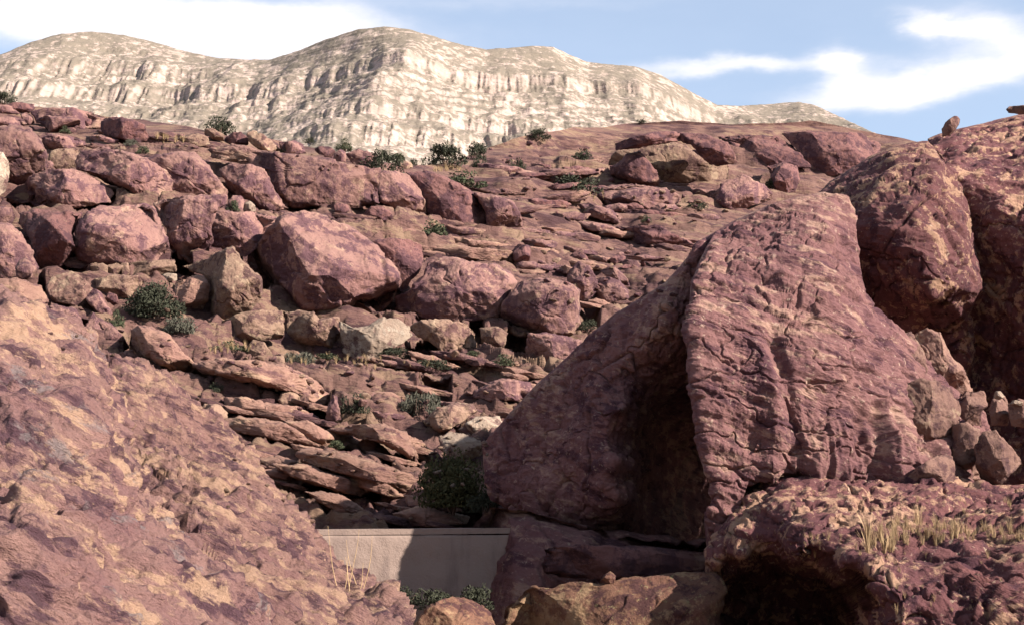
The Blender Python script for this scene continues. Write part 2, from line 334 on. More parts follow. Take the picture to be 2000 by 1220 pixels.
def hill():
    nu, nv = 1200, 600
    us = np.linspace(-300, 2050, nu); top = np.interp(us, RIDGE[:, 0], RIDGE[:, 1])
    U = np.repeat(us[None], nv, 0); T = np.repeat(np.linspace(0, 1, nv)[:, None]**1.35, nu, 1); V = top[None]+(1085-top[None])*T
    Dh = hillD(U.ravel(), V.ravel()); w3 = np.clip((88-Dh)/15, 0, 1); w2 = np.clip((128-Dh)/25, .0, 1); P = at(U.ravel(), V.ravel(), hillD(U.ravel(), V.ravel()))
    t = T.ravel(); edge = np.clip(t*14, .12, 1); uu = U.ravel(); vv = V.ravel()
    low = np.clip((vv-640)/120, 0, 1)                            # bedded slabs lower down, massive rock higher up
    right = np.clip((uu-930)/120, 0, 1)*np.clip((420-vv)/60, 0, 1)      # smooth bare rock of the right-hand summit
    n = fbm(P*.10, 4)
    dip = P[:, 2]+P[:, 0]*(.10+.10*low)+n*1.1
    a1 = terrace(dip, 2.7, .30); a2 = terrace(dip+.7*fbm(P*.35+3, 3), .95, .32); a3 = terrace(dip+.5*fbm(P*.6+13, 3), .42, .4)
    amp = .35+.65*np.clip(.5+1.2*fbm(P*.06+9, 2), 0, 1)
    dz = a1*.85*amp+a2*.85*w2+a3*.7*(.3+.7*low)*w3
    dz = dz*(1-.15*right)+right*.8*terrace(dip+1.2*fbm(P*.09+50, 3), 4.2, .35)
    f1, f2, cid = worley(P*np.array([.42, .42, .8])+.35*np.stack([perlin(P*.5), perlin(P*.5+8), perlin(P*.5+16)], 1))
    crack = np.clip((f2-f1)/.14, 0, 1)
    blk = ((cid % 17)/17.-.5)
    P[:, 2] += edge*(dz+.5*n*.6+(blk*.7+(crack-1)*.45)*(1-.25*right)*(.3+.7*amp)*(.25+.75*w2)+.10*fbm(P*.9, 4)*w2+.03*ridged(P*2.2, 2)*w3)
    P[:, 1] += edge*(.5*fbm(P*.25+31, 3)+.3*right*ridged(P*np.array([.15, .3, .5]), 3))
    push = np.zeros(len(P))                                          # hollows and undercuts between the boulders
    for (cu, cv, ru, rv, dp) in CAV:
        e = ((uu-cu)/ru)**2+((vv-cv)/rv)**2; push = np.maximum(push, dp*np.clip(1.25-e, 0, 1)**.6)
    rr_ = P-np.array([0, 0, CAMZ]); P = P+rr_/np.linalg.norm(rr_, axis=1)[:, None]*push[:, None]
    P = P.reshape(nv, nu, 3)
    back = [P[0]+np.array([0, k*12., -k*k*.55-.5*k]) for k in (6, 4, 2.5, 1.4, .7, .3)]
    P = np.concatenate([np.array(back), P])
    sheet('hillside_terrain', P.reshape(-1, 3), nu, len(P), M['hill'], kind='structure', label='reddish brown bedrock hillside with stepped ledges')
hill()

# ------------------------------------------------------------------ rocks
def tps(ctrl):
    c = np.array(ctrl, float); p = c[:, :2]/500.; n = len(p)
    r = np.sqrt(((p[:, None]-p[None])**2).sum(-1))
    A = np.zeros((n+3, n+3)); A[:n, :n] = r; A[:n, n] = 1; A[:n, n+1:] = p; A[n:, :n] = A[:n, n:].T
    w_ = np.linalg.solve(A+np.diag([1e-6]*n+[0]*3), np.concatenate([c[:, 2], np.zeros(3)]))
    def f(u, v):
        q = np.stack([u, v], 1)/500.; outv = np.empty(len(q))
        for s in range(0, len(q), 40000):
            b = q[s:s+40000]; rr = np.sqrt(((b[:, None]-p[None])**2).sum(-1)); outv[s:s+40000] = rr@w_[:n]+w_[n]+b@w_[n+1:]
        return outv
    return f
def resample(pts, n, chaikin=1):
    p = np.array(pts, float)
    for _ in range(chaikin):
        q = np.roll(p, -1, 0); p = np.stack([.88*p+.12*q, .12*p+.88*q], 1).reshape(-1, 2)
    c = np.concatenate([p, p[:1]]); s = np.concatenate([[0], np.cumsum(np.sqrt((np.diff(c, axis=0)**2).sum(1)))])
    x = np.linspace(0, s[-1], n, endpoint=False); return np.stack([np.interp(x, s, c[:, 0]), np.interp(x, s, c[:, 1])], 1), s[-1]
rock_seed = [0]
def rock(name, label, pts, mat, d=None, lean=.45, bulge=.42, cuts=(), ctrl=None, center=None, noise=1.0, thick=None, group=None, cat='rock', dense=1.0, power=8.0,
         disp=None, chaikin=0, top=0.0, embed=.25, kind=None, roundpow=8, roundamt=1.0):
    """A solid lump: its outline, its own distance, a bulging front with creased faces, and a back."""
    rock_seed[0] += 1; sd_ = rock_seed[0]*3.71
    pts = np.array(pts, float); a = pts; b = np.roll(a, -1, 0)
    area2 = (a[:, 0]*b[:, 1]-b[:, 0]*a[:, 1]).sum()
    if area2 < 0: pts = pts[::-1]
    if ctrl is None: pts = pts.mean(0)+(pts-pts.mean(0))*1.04
    wpx, hpx = np.ptp(pts[:, 0]), np.ptp(pts[:, 1]); vb = pts[:, 1].max()
    if center is None:
        a = pts; b = np.roll(a, -1, 0); cr = a[:, 0]*b[:, 1]-b[:, 0]*a[:, 1]
        center = ((a+b)*cr[:, None]).sum(0)/(3*cr.sum())
    center = np.array(center, float)
    if d is None:
        ub = pts[pts[:, 1] > vb-.15*hpx-1][:, 0].mean(); d = float(hillD(ub, min(vb, 1070)))-.0
    s = d/F; size = min(wpx, hpx)*s; big = math.sqrt(wpx*hpx)*s
    Tk = bulge*min(size, .75*big); d0 = d+Tk*embed
    per = 2*(wpx+hpx); n = int(np.clip(per*.42*dense, 36, 1100)); m = int(np.clip(min(wpx, hpx)*.24*dense+6, 10, 320)); mb = max(5, m//4)
    if ctrl is None and name != 'x': n = min(n, 420)
    ol, _ = resample(pts, n, chaikin)
    r = (np.arange(1, m+1)/m); r = 1-(1-r)**1.25*1.0
    if ctrl is None:
        jit = fbm(np.concatenate([ol*(7./math.sqrt(wpx*hpx)), np.full((n, 1), sd_)], 1), 3); ol = center+(ol-center)*(1+.045*jit)[:, None]
    UV = center[None, None]+(ol[None]-center)*r[:, None, None]           # m x n x 2
    u = UV[..., 0].ravel(); v = UV[..., 1].ravel(); R = np.repeat(r[:, None], n, 1).ravel()
    def front(u, v, R):
        if ctrl is not None:
            dd = fdep(u, v)+roundamt*(1-np.sqrt(np.maximum(0, 1-R**roundpow)))*Tk
        else:
            X = (u-center[0])*s; Y = (vb-v)*s
            z = Tk*np.maximum(0, 1-R**power)**(1/2.2)
            for c in cuts:
                x1, y1, x2, y2, k = c[:5]; L = math.hypot(x2-x1, y2-y1)
                sdist = ((u-x1)*(y2-y1)-(v-y1)*(x2-x1))/L*s              # >0 on the right of the direction x1->x2 as seen on screen
                z = z-k*np.maximum(0, -sdist)
            z = z-top*np.maximum(0, Y-.6*hpx*s)
            dd = d0+lean*Y-z
        return dd
    fdep = tps(ctrl) if ctrl is not None else None
    df = front(u, v, R); cfront = front(np.array([center[0]]), np.array([center[1]]), np.array([0.]))[0]
    rim = df.reshape(m, n)[-1]
    Tb = thick if thick is not None else max(Tk*1.3, .45*size)
    rb = np.linspace(1, 0, mb+1)[1:-1]
    UVb = center[None, None]+(ol[None]-center)*rb[:, None, None]
    dback = rim[None]*rb[:, None]+(max(rim.max(), cfront)+0*rim[None])*(1-rb[:, None])+Tb*np.sqrt(1-rb[:, None]**2)
    fb_ = front(UVb[..., 0].ravel(), UVb[..., 1].ravel(), np.repeat(rb[:, None], n, 1).ravel()).reshape(len(rb), n)
    dback = np.maximum(dback, fb_+.45*Tb*(1-rb[:, None]**2)+.05*Tb)
    allU = np.concatenate([[center[0]], u, UVb[..., 0].ravel(), [center[0]]]); allV = np.concatenate([[center[1]], v, UVb[..., 1].ravel(), [center[1]]])
    allD = np.concatenate([[cfront], df, dback.ravel(), [max(rim.max(), cfront)+Tb]])
    P = at(allU, allV, allD)
    rows = m+mb-1; idx = 1+np.arange(rows*n).reshape(rows, n); nx = np.roll(idx, -1, 1)
    q = np.stack([idx[:-1], idx[1:], nx[1:], nx[:-1]], -1).reshape(-1, 4)
    t1 = np.stack([np.zeros(n, int), idx[0], nx[0]], -1); last = len(P)-1
    t2 = np.stack([np.full(n, last), nx[-1], idx[-1]], -1); tr = np.concatenate([t1, t2])
    nrm = vnormals(P, q, tr)
    if (nrm[0]*(P[0]-P[last])).sum() < 0: q = q[:, ::-1]; tr = tr[:, ::-1]; nrm = -nrm
    if disp is None:
        k = 1/max(big, .4); base = P*k+sd_
        rsx = np.random.RandomState(rock_seed[0]*7+1); ctr = P.mean(0); vd = ray(center[0], center[1]); vd = -vd/np.linalg.norm(vd)
        fm = np.concatenate([np.ones(1+m*n, bool), np.zeros(len(P)-1-m*n, bool)])
        for _ in range(11):                                            # split faces: flat planes that meet in edges
            a_ = rsx.normal(size=3)*.60; nn = vd+a_; nn /= np.linalg.norm(nn); pr = (P-ctr)@nn
            hq = np.quantile(pr[fm], rsx.uniform(.70, .96)); ex = np.maximum(0, pr-hq)/max(.35, nn@vd); P = P-(np.minimum(.9*ex, .6*size)*fm)[:, None]*vd
        nrm = vnormals(P, q, tr)
        h = .012*big*fbm(base*2.2, 2)+.010*big*ridged(base*5.0, 2)
        f1, f2, cid = worley(base*2.4+.25*fbm(base*4, 2)[:, None])
        h = h+((cid % 13)/13-.5)*.030*big*np.clip((f2-f1)/.07, 0, 1)-.016*big*np.clip(1-(f2-f1)/.05, 0, 1)
        h = h+.05*min(1, big*.4)*fbm(P*1.6+sd_, 5, .6)
        P = P+nrm*(h*noise)[:, None]
    else:
        fade = np.concatenate([[1.], np.clip((1.0-R)/.035, .12, 1), np.full(len(P)-1-m*n, .12)]); P = P+disp(P, nrm, allU, allV)*fade[:, None]
    base_pt = np.array([P[:, 0].mean(), P[:, 1].mean(), P[:, 2].min()])
    me = mesh_np(name, P-base_pt, q, tr, M[mat] if isinstance(mat, str) else mat)
    return add(name, me, label, None if kind else cat, group, kind, tuple(base_pt))

# ------------------------------------------------------------------ the two near slopes and the big dome
def rot_noise(P, ang, s):
    a = math.radians(ang); e = P[:, 0]*math.cos(a)-P[:, 2]*math.sin(a); c = P[:, 0]*math.sin(a)+P[:, 2]*math.cos(a)
    return np.stack([e*s[0], P[:, 1]*s[1], c*s[2]], 1)
def disp_near(P, nrm, u, v):
    h = .09*terrace(P[:, 2]*1.6+P[:, 0]*.8+.5*fbm(P*.9+80, 3), .5, .2)+.12*fbm(P*1.3+60, 4, .6)+.07*ridged(rot_noise(P, 28, (1.6, 2., 5.)), 3)-.10*np.clip(fbm(P*2.6+70, 3)-.55, 0, 1)+.22*fbm(P*.35, 3)+.10*fbm(rot_noise(P, 24, (.6, 1., 2.0)), 4)+.05*ridged(rot_noise(P, 30, (1.2, 1.5, 4.)), 3)+.035*fbm(P*5, 4)
    f1, f2, cid = worley(rot_noise(P, 26, (.7, 1, 1.7))+.4*fbm(P*1.1, 3)[:, None])
    h = h-.13*np.clip(1-(f2-f1)/.10, 0, 1)*np.clip(.3+fbm(P*.5+4, 2), 0, 1)+((cid % 11)/11-.5)*.10
    tr = terrace(P[:, 2]+.35*P[:, 0]+.3*fbm(P*.8, 3), .55, .35)*.16
    h = h+tr-.22*np.clip(fbm(P*1.6+40, 3)-.75, 0, 1)
    return nrm*h[:, None]
rock('rock_slope', 'near tan and purple lichen-mottled rock slope filling the lower left corner',
     [(-900, 380), (-500, 450), (-220, 540), (0, 588), (60, 605), (110, 635), (150, 670), (190, 735), (215, 800), (232, 870), (242, 930), (270, 975), (300, 1008), (345, 1052), (400, 1105), (450, 1150), (500, 1200), (540, 1260), (560, 1360), (-900, 1360)],
     'near', center=(60, 1010), thick=5, bulge=.3, disp=disp_near, roundamt=.55,
     ctrl=[(0, 590, 19), (60, 605, 18.9), (150, 680, 18.4), (230, 870, 17), (300, 1010, 15.6), (400, 1110, 14), (540, 1260, 12), (0, 700, 16.3), (0, 850, 13.6), (0, 1000, 11.7), (0, 1085, 10.9), (0, 1220, 10.4), (100, 1095, 11.1), (100, 1220, 10.5), (250, 1150, 11.7), (250, 1220, 11.1), (150, 850, 14.4), (150, 1000, 12.5), (200, 930, 14.2), (-220, 1360, 9.5), (-220, 560, 18), (-900, 1360, 8.5), (-900, 1000, 11), (-900, 700, 14), (-900, 400, 18), (300, 1360, 10.3), (400, 1250, 11.5)], cat='rock slope')
def disp_near2(P, nrm, u, v):
    h = .22*fbm(P*.8+60, 4, .6)+.13*ridged(rot_noise(P, 28, (.9, 1.2, 3.)), 3)-.2*np.clip(fbm(P*1.5+70, 3)-.5, 0, 1)+.35*fbm(P*.22, 3)+.20*fbm(rot_noise(P, 24, (.35, .6, 1.2)), 4)+.10*ridged(rot_noise(P, 26, (.6, .8, 2.4)), 3)+.06*fbm(P*3, 4)
    f1, f2, cid = worley(rot_noise(P, 24, (.45, .6, 1.1))+.4*fbm(P*.8, 3)[:, None])
    h = h-.20*np.clip(1-(f2-f1)/.10, 0, 1)*np.clip(.3+fbm(P*.4+4, 2), 0, 1)+((cid % 11)/11-.5)*.22
    h = h+terrace(P[:, 2]+.30*P[:, 0]+.5*fbm(P*.5, 3), .9, .3)*.2
    return nrm*h[:, None]
rock('rock_slope', 'lower mauve and tan rock slope running down to the concrete dam',
     [(20, 600), (130, 640), (190, 690), (270, 715), (340, 760), (400, 815), (440, 850), (495, 900), (540, 960), (580, 1015), (606, 1050), (650, 1098), (700, 1138), (755, 1180), (785, 1230), (800, 1360), (300, 1360), (60, 1000)],
     'near2', center=(370, 1010), thick=7, bulge=.25, disp=disp_near2, roundamt=.5,
     ctrl=[(20, 620, 44), (130, 640, 46), (190, 690, 45), (270, 715, 45), (400, 815, 42.5), (500, 905, 40), (560, 965, 38.5), (610, 1025, 37), (690, 1110, 32), (790, 1185, 27.5), (815, 1300, 23), (250, 800, 36), (260, 950, 28.5), (350, 900, 33), (350, 800, 40), (400, 1050, 24), (500, 1000, 30.5), (500, 1150, 21.5), (600, 1150, 24.5), (650, 1220, 22), (450, 1220, 18.5), (300, 1360, 14), (60, 1000, 24), (150, 750, 38)], cat='rock slope')

def disp_dome(P, nrm, u, v):
    lowr = np.clip((v-740)/120, 0, 1)*np.clip((u-1480)/80, 0, 1)
    h = .28*fbm(P*.28, 3)+.07*ridged(rot_noise(P, 20, (.3, .5, 1.3)), 3)*(1-.6*lowr)+.03*ridged(rot_noise(P, 18, (.9, 1, 3.)), 2)+.06*fbm(P*2.2, 5, .6)
    h = h+lowr*.28*ridged(P*np.array([1.1, .6, .16])+3, 3)
    f1, f2, cid = worley(rot_noise(P, 20, (.35, .6, 1.1))+.3*fbm(P*.9, 3)[:, None])
    h = h-.10*np.clip(1-(f2-f1)/.05, 0, 1)+((cid % 11)/11-.5)*.05
    # the rib and the smooth flutes of the lower front
    h = h-.30*np.exp(-((u-1528-18*np.sin(v/60.))/16)**2)*np.clip((v-600)/90, 0, 1)*np.clip((945-v)/20, 0, 1)
    h = h+.22*np.exp(-((u-1500-22*np.sin(v/60.))/26)**2)*np.clip((v-620)/120, 0, 1)
    h = h-.5*np.exp(-((u-1692)/30)**4)*np.clip((v-790)/30, 0, 1)
    h = h+.05*ridged(rot_noise(P, 28, (.4, .6, 2.4)), 3)*np.clip((860-v)/100, 0, 1)
    return nrm*h[:, None]
def disp_leaning(P, nrm, u, v):
    h = .22*fbm(P*.28+30, 3)+.07*ridged(P*np.array([.9, .6, .2])+3, 3)+.08*fbm(P*2.2, 5, .6)
    f1, f2, cid = worley(rot_noise(P, -35, (.35, .6, .8))+.3*fbm(P*.9, 3)[:, None])
    return nrm*(h-.12*np.clip(1-(f2-f1)/.07, 0, 1)+((cid % 11)/11-.5)*.16)[:, None]
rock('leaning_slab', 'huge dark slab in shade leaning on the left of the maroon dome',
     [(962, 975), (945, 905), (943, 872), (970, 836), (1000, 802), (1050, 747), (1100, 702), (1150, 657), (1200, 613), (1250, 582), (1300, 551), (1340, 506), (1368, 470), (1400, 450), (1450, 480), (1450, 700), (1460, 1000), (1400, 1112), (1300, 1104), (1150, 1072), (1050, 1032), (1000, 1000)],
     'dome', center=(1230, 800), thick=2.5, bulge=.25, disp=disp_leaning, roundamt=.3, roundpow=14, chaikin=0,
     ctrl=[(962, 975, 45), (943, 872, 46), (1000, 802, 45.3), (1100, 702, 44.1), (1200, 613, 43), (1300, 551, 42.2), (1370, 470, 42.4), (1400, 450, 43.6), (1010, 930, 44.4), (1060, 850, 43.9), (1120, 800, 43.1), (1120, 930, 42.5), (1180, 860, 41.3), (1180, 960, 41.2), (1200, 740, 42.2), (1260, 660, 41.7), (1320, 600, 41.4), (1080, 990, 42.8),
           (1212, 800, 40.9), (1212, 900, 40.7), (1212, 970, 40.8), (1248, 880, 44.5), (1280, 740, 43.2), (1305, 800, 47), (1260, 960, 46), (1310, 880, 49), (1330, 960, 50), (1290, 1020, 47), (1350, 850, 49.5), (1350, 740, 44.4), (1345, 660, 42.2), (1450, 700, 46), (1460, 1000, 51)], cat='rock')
rock('rock_dome', 'huge maroon rock dome with a sharp vertical left edge and a sunlit front',
     [(1396, 452), (1374, 492), (1350, 548), (1340, 640), (1347, 740), (1358, 830), (1366, 890), (1386, 940), (1392, 985), (1378, 1020), (1386, 1070), (1420, 1060), (1440, 960), (1500, 928), (1600, 932), (1680, 944), (1720, 946), (1800, 936), (1880, 948), (1940, 930), (1930, 862), (1900, 802), (1850, 752), (1800, 702), (1762, 662), (1722, 622), (1692, 580), (1680, 520), (1672, 450), (1668, 408), (1650, 385), (1610, 375), (1560, 384), (1500, 403), (1440, 428)],
     'dome', center=(1530, 740), thick=4.5, bulge=.3, disp=disp_dome, roundamt=.25, roundpow=22, dense=1.1, chaikin=0,
     ctrl=[(1396, 452, 42.4), (1374, 492, 40.6), (1350, 548, 39), (1340, 640, 37.8), (1347, 740, 37), (1358, 830, 36.6), (1366, 890, 36.4), (1390, 985, 36.2), (1386, 1060, 36.1), (1440, 430, 43.2), (1500, 405, 43.6), (1610, 378, 44.6), (1420, 560, 39.2), (1430, 680, 37.7), (1430, 800, 36.9), (1440, 920, 36.5), (1520, 520, 40.4), (1540, 640, 38.4), (1540, 760, 37.3), (1540, 900, 36.6), (1620, 460, 41.6), (1640, 560, 40), (1665, 640, 39.2), (1640, 760, 37.8), (1640, 900, 36.9), (1675, 500, 42.6), (1690, 580, 41.8), (1740, 640, 41.6), (1800, 702, 41.8), (1740, 760, 39), (1740, 900, 37.4), (1830, 800, 40), (1840, 920, 38), (1900, 802, 42), (1935, 900, 40.8)], cat='rock dome')
def disp_rock(P, nrm, u, v):
    h = .25*fbm(P*.3+5, 3)+.10*fbm(P*.9, 3)+.06*ridged(rot_noise(P, 15, (.5, .8, 2.)), 3)+.05*fbm(P*2.5, 4)
    f1, f2, cid = worley(P*np.array([.4, .4, .5])+.3*fbm(P*.9, 3)[:, None])
    return nrm*(h-.14*np.clip(1-(f2-f1)/.06, 0, 1)+((cid % 11)/11-.5)*.12)[:, None]
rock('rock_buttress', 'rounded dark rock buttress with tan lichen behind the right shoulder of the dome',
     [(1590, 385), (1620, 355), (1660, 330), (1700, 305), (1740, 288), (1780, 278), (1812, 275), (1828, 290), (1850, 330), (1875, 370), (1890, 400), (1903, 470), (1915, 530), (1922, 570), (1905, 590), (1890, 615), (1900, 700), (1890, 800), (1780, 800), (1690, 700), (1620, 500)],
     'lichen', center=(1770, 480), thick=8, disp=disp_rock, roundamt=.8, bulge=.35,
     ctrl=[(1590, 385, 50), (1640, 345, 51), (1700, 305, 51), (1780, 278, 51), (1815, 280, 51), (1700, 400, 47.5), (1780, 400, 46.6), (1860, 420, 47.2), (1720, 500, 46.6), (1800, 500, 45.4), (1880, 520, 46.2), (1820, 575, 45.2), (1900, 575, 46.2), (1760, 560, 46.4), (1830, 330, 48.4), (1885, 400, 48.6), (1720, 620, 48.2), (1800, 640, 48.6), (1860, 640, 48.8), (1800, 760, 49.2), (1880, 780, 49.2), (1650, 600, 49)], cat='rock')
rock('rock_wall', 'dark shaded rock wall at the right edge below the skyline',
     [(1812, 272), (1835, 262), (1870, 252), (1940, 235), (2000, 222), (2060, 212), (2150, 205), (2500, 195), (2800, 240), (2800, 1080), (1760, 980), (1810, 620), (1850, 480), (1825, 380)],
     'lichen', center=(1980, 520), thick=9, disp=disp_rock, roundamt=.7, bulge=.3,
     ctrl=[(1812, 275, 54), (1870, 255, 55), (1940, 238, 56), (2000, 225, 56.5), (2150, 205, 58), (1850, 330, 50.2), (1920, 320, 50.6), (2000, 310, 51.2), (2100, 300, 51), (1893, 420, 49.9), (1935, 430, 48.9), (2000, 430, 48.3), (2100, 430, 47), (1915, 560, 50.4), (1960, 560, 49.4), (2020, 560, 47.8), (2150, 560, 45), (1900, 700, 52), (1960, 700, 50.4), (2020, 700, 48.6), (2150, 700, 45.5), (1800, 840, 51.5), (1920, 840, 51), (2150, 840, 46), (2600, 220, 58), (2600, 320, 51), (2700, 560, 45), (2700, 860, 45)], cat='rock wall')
rock('boulder', 'small oval boulder tilted on the skyline at the right', [(1840, 252), (1847, 240), (1858, 231), (1868, 228), (1875, 234), (1873, 243), (1866, 254), (1856, 264), (1842, 266)], 'block', d=54.6, bulge=.55, lean=.0, cat='boulder')
rock('boulder', 'flat dark stone cut by the right edge of the frame on the skyline', [(1966, 213), (1972, 208), (2000, 206), (2030, 206), (2030, 222), (1990, 223), (1970, 221)], 'block', d=55.8, bulge=.5, lean=.0, cat='boulder')
def disp_skirt(P, nrm, u, v):
    h = .24*fbm(P*.45+5, 3)+.09*fbm(P*1.4, 4)+.05*ridged(rot_noise(P, -35, (.6, .8, 1.6)), 3)+.05*fbm(P*4, 4)
    f1, f2, cid = worley(P*np.array([.8, .7, 1.1])+.4*fbm(P*1.2, 3)[:, None])
    return nrm*(h-.16*np.clip(1-(f2-f1)/.10, 0, 1)+((cid % 11)/11-.5)*.13)[:, None]
rock('rock_ledge', 'maroon and tan lichen-covered ledge in the lower right corner with a dark hollow',
     [(1375, 1000), (1400, 972), (1440, 950), (1500, 932), (1560, 930), (1640, 932), (1700, 935), (1760, 925), (1820, 925), (1880, 935), (1940, 950), (2000, 945), (2100, 930), (2200, 930), (2800, 920), (2800, 1420), (1370, 1420), (1380, 1120)],
     'lichen', center=(1740, 1080), thick=6, disp=disp_skirt, roundamt=.45, bulge=.25, roundpow=14, dense=1.1,
     ctrl=[(1375, 1000, 37), (1400, 972, 37.2), (1500, 932, 36.8), (1640, 932, 36.6), (1760, 925, 36.8), (1880, 935, 37), (2000, 945, 36.5), (2200, 930, 35),
           (1420, 1050, 35.2), (1520, 1030, 33.6), (1640, 1030, 32.6), (1700, 1000, 33.8), (1760, 1075, 30.2), (1760, 1040, 31.8), (1860, 1070, 30.2), (1860, 1000, 33.6), (1960, 1070, 29.5), (2000, 1000, 31.5), (2200, 1060, 28.5),
           (1450, 1085, 33.8), (1560, 1085, 31.6), (1640, 1110, 30.4), (1700, 1150, 29.2), (1720, 1220, 28.4), (1730, 1320, 27.8), (1400, 1105, 34.4),
           (1450, 1125, 40.5), (1540, 1130, 41), (1620, 1150, 40), (1450, 1220, 41), (1550, 1220, 42), (1650, 1195, 39.5), (1660, 1240, 40), (1550, 1320, 42), (1400, 1180, 40.5), (1400, 1320, 41), (1665, 1320, 39),
           (1800, 1120, 29), (1800, 1220, 27.8), (1900, 1120, 28.6), (1900, 1220, 27.4), (2000, 1220, 26.8), (2200, 1220, 26), (1800, 1400, 26.5), (2200, 1400, 25), (2750, 930, 35), (2750, 1060, 29), (2750, 1250, 26.5), (2750, 1400, 25)], cat='rock ledge')
rock('rock_ledge', 'golden lichen-mottled ledge at the bottom of the frame beside the dark hollow',
     [(950, 1300), (968, 1230), (985, 1180), (1050, 1150), (1150, 1140), (1250, 1130), (1330, 1119), (1398, 1116), (1405, 1150), (1398, 1230), (1400, 1320)], 'gold', d=33.5, lean=.45, bulge=.3, cuts=[(985, 1165, 1398, 1135, .15), (1398, 1128, 985, 1172, 1.8)], cat='rock ledge', disp=None, noise=.7)
rock('boulder', 'rounded tan boulder at the bottom edge left of the golden ledge', [(800, 1290), (812, 1225), (830, 1190), (868, 1171), (905, 1168), (940, 1180), (960, 1196), (968, 1225), (960, 1290)], 'gold', d=31.5, lean=.35, bulge=.6, cat='boulder', noise=.8)
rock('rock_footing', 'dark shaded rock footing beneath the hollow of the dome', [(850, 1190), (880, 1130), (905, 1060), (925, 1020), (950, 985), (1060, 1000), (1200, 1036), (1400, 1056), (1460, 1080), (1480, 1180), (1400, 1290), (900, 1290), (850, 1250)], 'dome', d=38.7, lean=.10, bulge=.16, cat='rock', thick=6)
rock('ledge_block', 'long block lying in the shade under the dome hollow', [(1060, 1118), (1064, 1072), (1120, 1064), (1240, 1065), (1375, 1078), (1400, 1105), (1330, 1116), (1200, 1128), (1100, 1128)], 'red', d=37.8, lean=.1, bulge=.5, cat='rock', noise=.6)
rock('boulder', 'small sunlit stone just above the golden ledge', [(1172, 1135), (1180, 1122), (1192, 1114), (1203, 1124), (1199, 1138), (1185, 1140)], 'gold', d=34.6, bulge=.5, cat='boulder')

# ------------------------------------------------------------------ traced rocks of the hillside: name, label, material, outline, options
R = []
def r(name, label, mat, pts, **k): R.append((name, label, mat, pts, k))
r('rock_slab', 'dark cap slab at the far left end of the ridge', 'red', [(8, 206), (30, 200), (66, 204), (68, 213), (50, 223), (30, 219)])
r('rock_slab', 'thin pale slab at left edge under the dark cap slab', 'mauve', [(-25, 207), (12, 205), (28, 212), (42, 224), (20, 227), (-25, 222)], cuts=[(-20, 219, 40, 224, 2)])
r('boulder', 'small round boulder wedged at the end of two ridge slabs', 'mauve', [(40, 223), (52, 220), (64, 228), (67, 240), (56, 247), (45, 241)])
r('rock_slab', 'lower pale slab at left edge above the big rounded dome', 'mauve', [(-25, 229), (30, 230), (48, 235), (54, 244), (40, 250), (-25, 249)], cuts=[(-20, 240, 50, 243, 2)])
r('ledge_block', 'low outcrop behind the dark cube on the left ridge', 'mauve', [(62, 219), (95, 211), (140, 212), (175, 220), (207, 231), (207, 252), (160, 256), (75, 240)], bulge=.3)
r('ledge_block', 'row of pale blocks between the ridge slabs and dark cube', 'mauve', [(70, 234), (90, 227), (130, 229), (158, 234), (152, 250), (135, 258), (100, 260), (86, 248)], cuts=[(86, 232, 92, 258, 1.5)])
r('ledge_block', 'dark cube of rock on the left ridge', 'red', [(145, 230), (165, 224), (178, 230), (188, 236), (187, 249), (170, 252), (152, 254)], cuts=[(172, 222, 178, 252, 1.2)])
r('boulder', 'large blocky boulder with shaded left end on the left ridge', 'red', [(200, 238), (212, 231), (240, 231), (262, 236), (278, 243), (287, 262), (290, 276), (270, 279), (250, 273), (225, 271), (205, 264), (199, 250)], cuts=[(236, 231, 242, 270, 1.6), (200, 265, 290, 272, 1)], bulge=.5)
r('rock_slab', 'pale slab with dark undercut on the ridge left of the round bush', 'pale', [(343, 271), (360, 266), (385, 260), (405, 268), (408, 281), (390, 288), (375, 286), (350, 275)], cuts=[(343, 272, 408, 280, 1.2)])
r('boulder', 'great rounded dome boulder at the left edge below the ridge', 'mauve', [(-60, 256), (-20, 250), (20, 249), (60, 254), (76, 270), (88, 294), (92, 312), (86, 336), (70, 352), (40, 362), (15, 366), (-60, 366)], bulge=.6, lean=.3)
r('boulder', 'flat-topped boulder with dark front right of the left dome boulder', 'mauve', [(75, 268), (100, 264), (140, 267), (166, 277), (168, 285), (140, 291), (105, 295), (93, 308), (84, 290)], cuts=[(72, 268, 170, 280, 1.3), (94, 262, 100, 300, 1)])
r('ledge_block', 'smooth pale rock under the flat-topped boulder', 'pale', [(97, 297), (120, 291), (153, 291), (152, 330), (120, 338), (94, 328)], bulge=.3)
r('boulder', 'small rounded stone perched on the left edge of the long humped boulder', 'mauve', [(73, 334), (76, 320), (86, 313), (100, 314), (108, 323), (107, 335), (90, 339)], bulge=.6)
r('boulder', 'small dark stone just left of the slanting boulder', 'red', [(124, 331), (128, 320), (138, 316), (147, 323), (148, 333), (135, 335)], bulge=.6)
r('boulder', 'big slanting boulder with lit top and deep shaded underside', 'mauve', [(151, 305), (160, 297), (205, 290), (240, 297), (285, 312), (320, 335), (345, 357), (353, 378), (330, 387), (285, 394), (262, 398), (255, 374), (228, 362), (195, 348), (165, 334), (149, 331)], cuts=[(158, 300, 262, 358, 1.7), (250, 356, 352, 362, 1.4)], lean=.75, bulge=.7, center=(255, 345))
r('boulder', 'smooth pyramid-shaped boulder right of the slanting boulder', 'mauve', [(285, 312), (310, 303), (350, 297), (380, 300), (402, 320), (420, 345), (440, 370), (441, 381), (400, 385), (350, 386), (325, 370), (300, 345)], bulge=.55, lean=.4, cuts=[(312, 300, 345, 360, .7)])
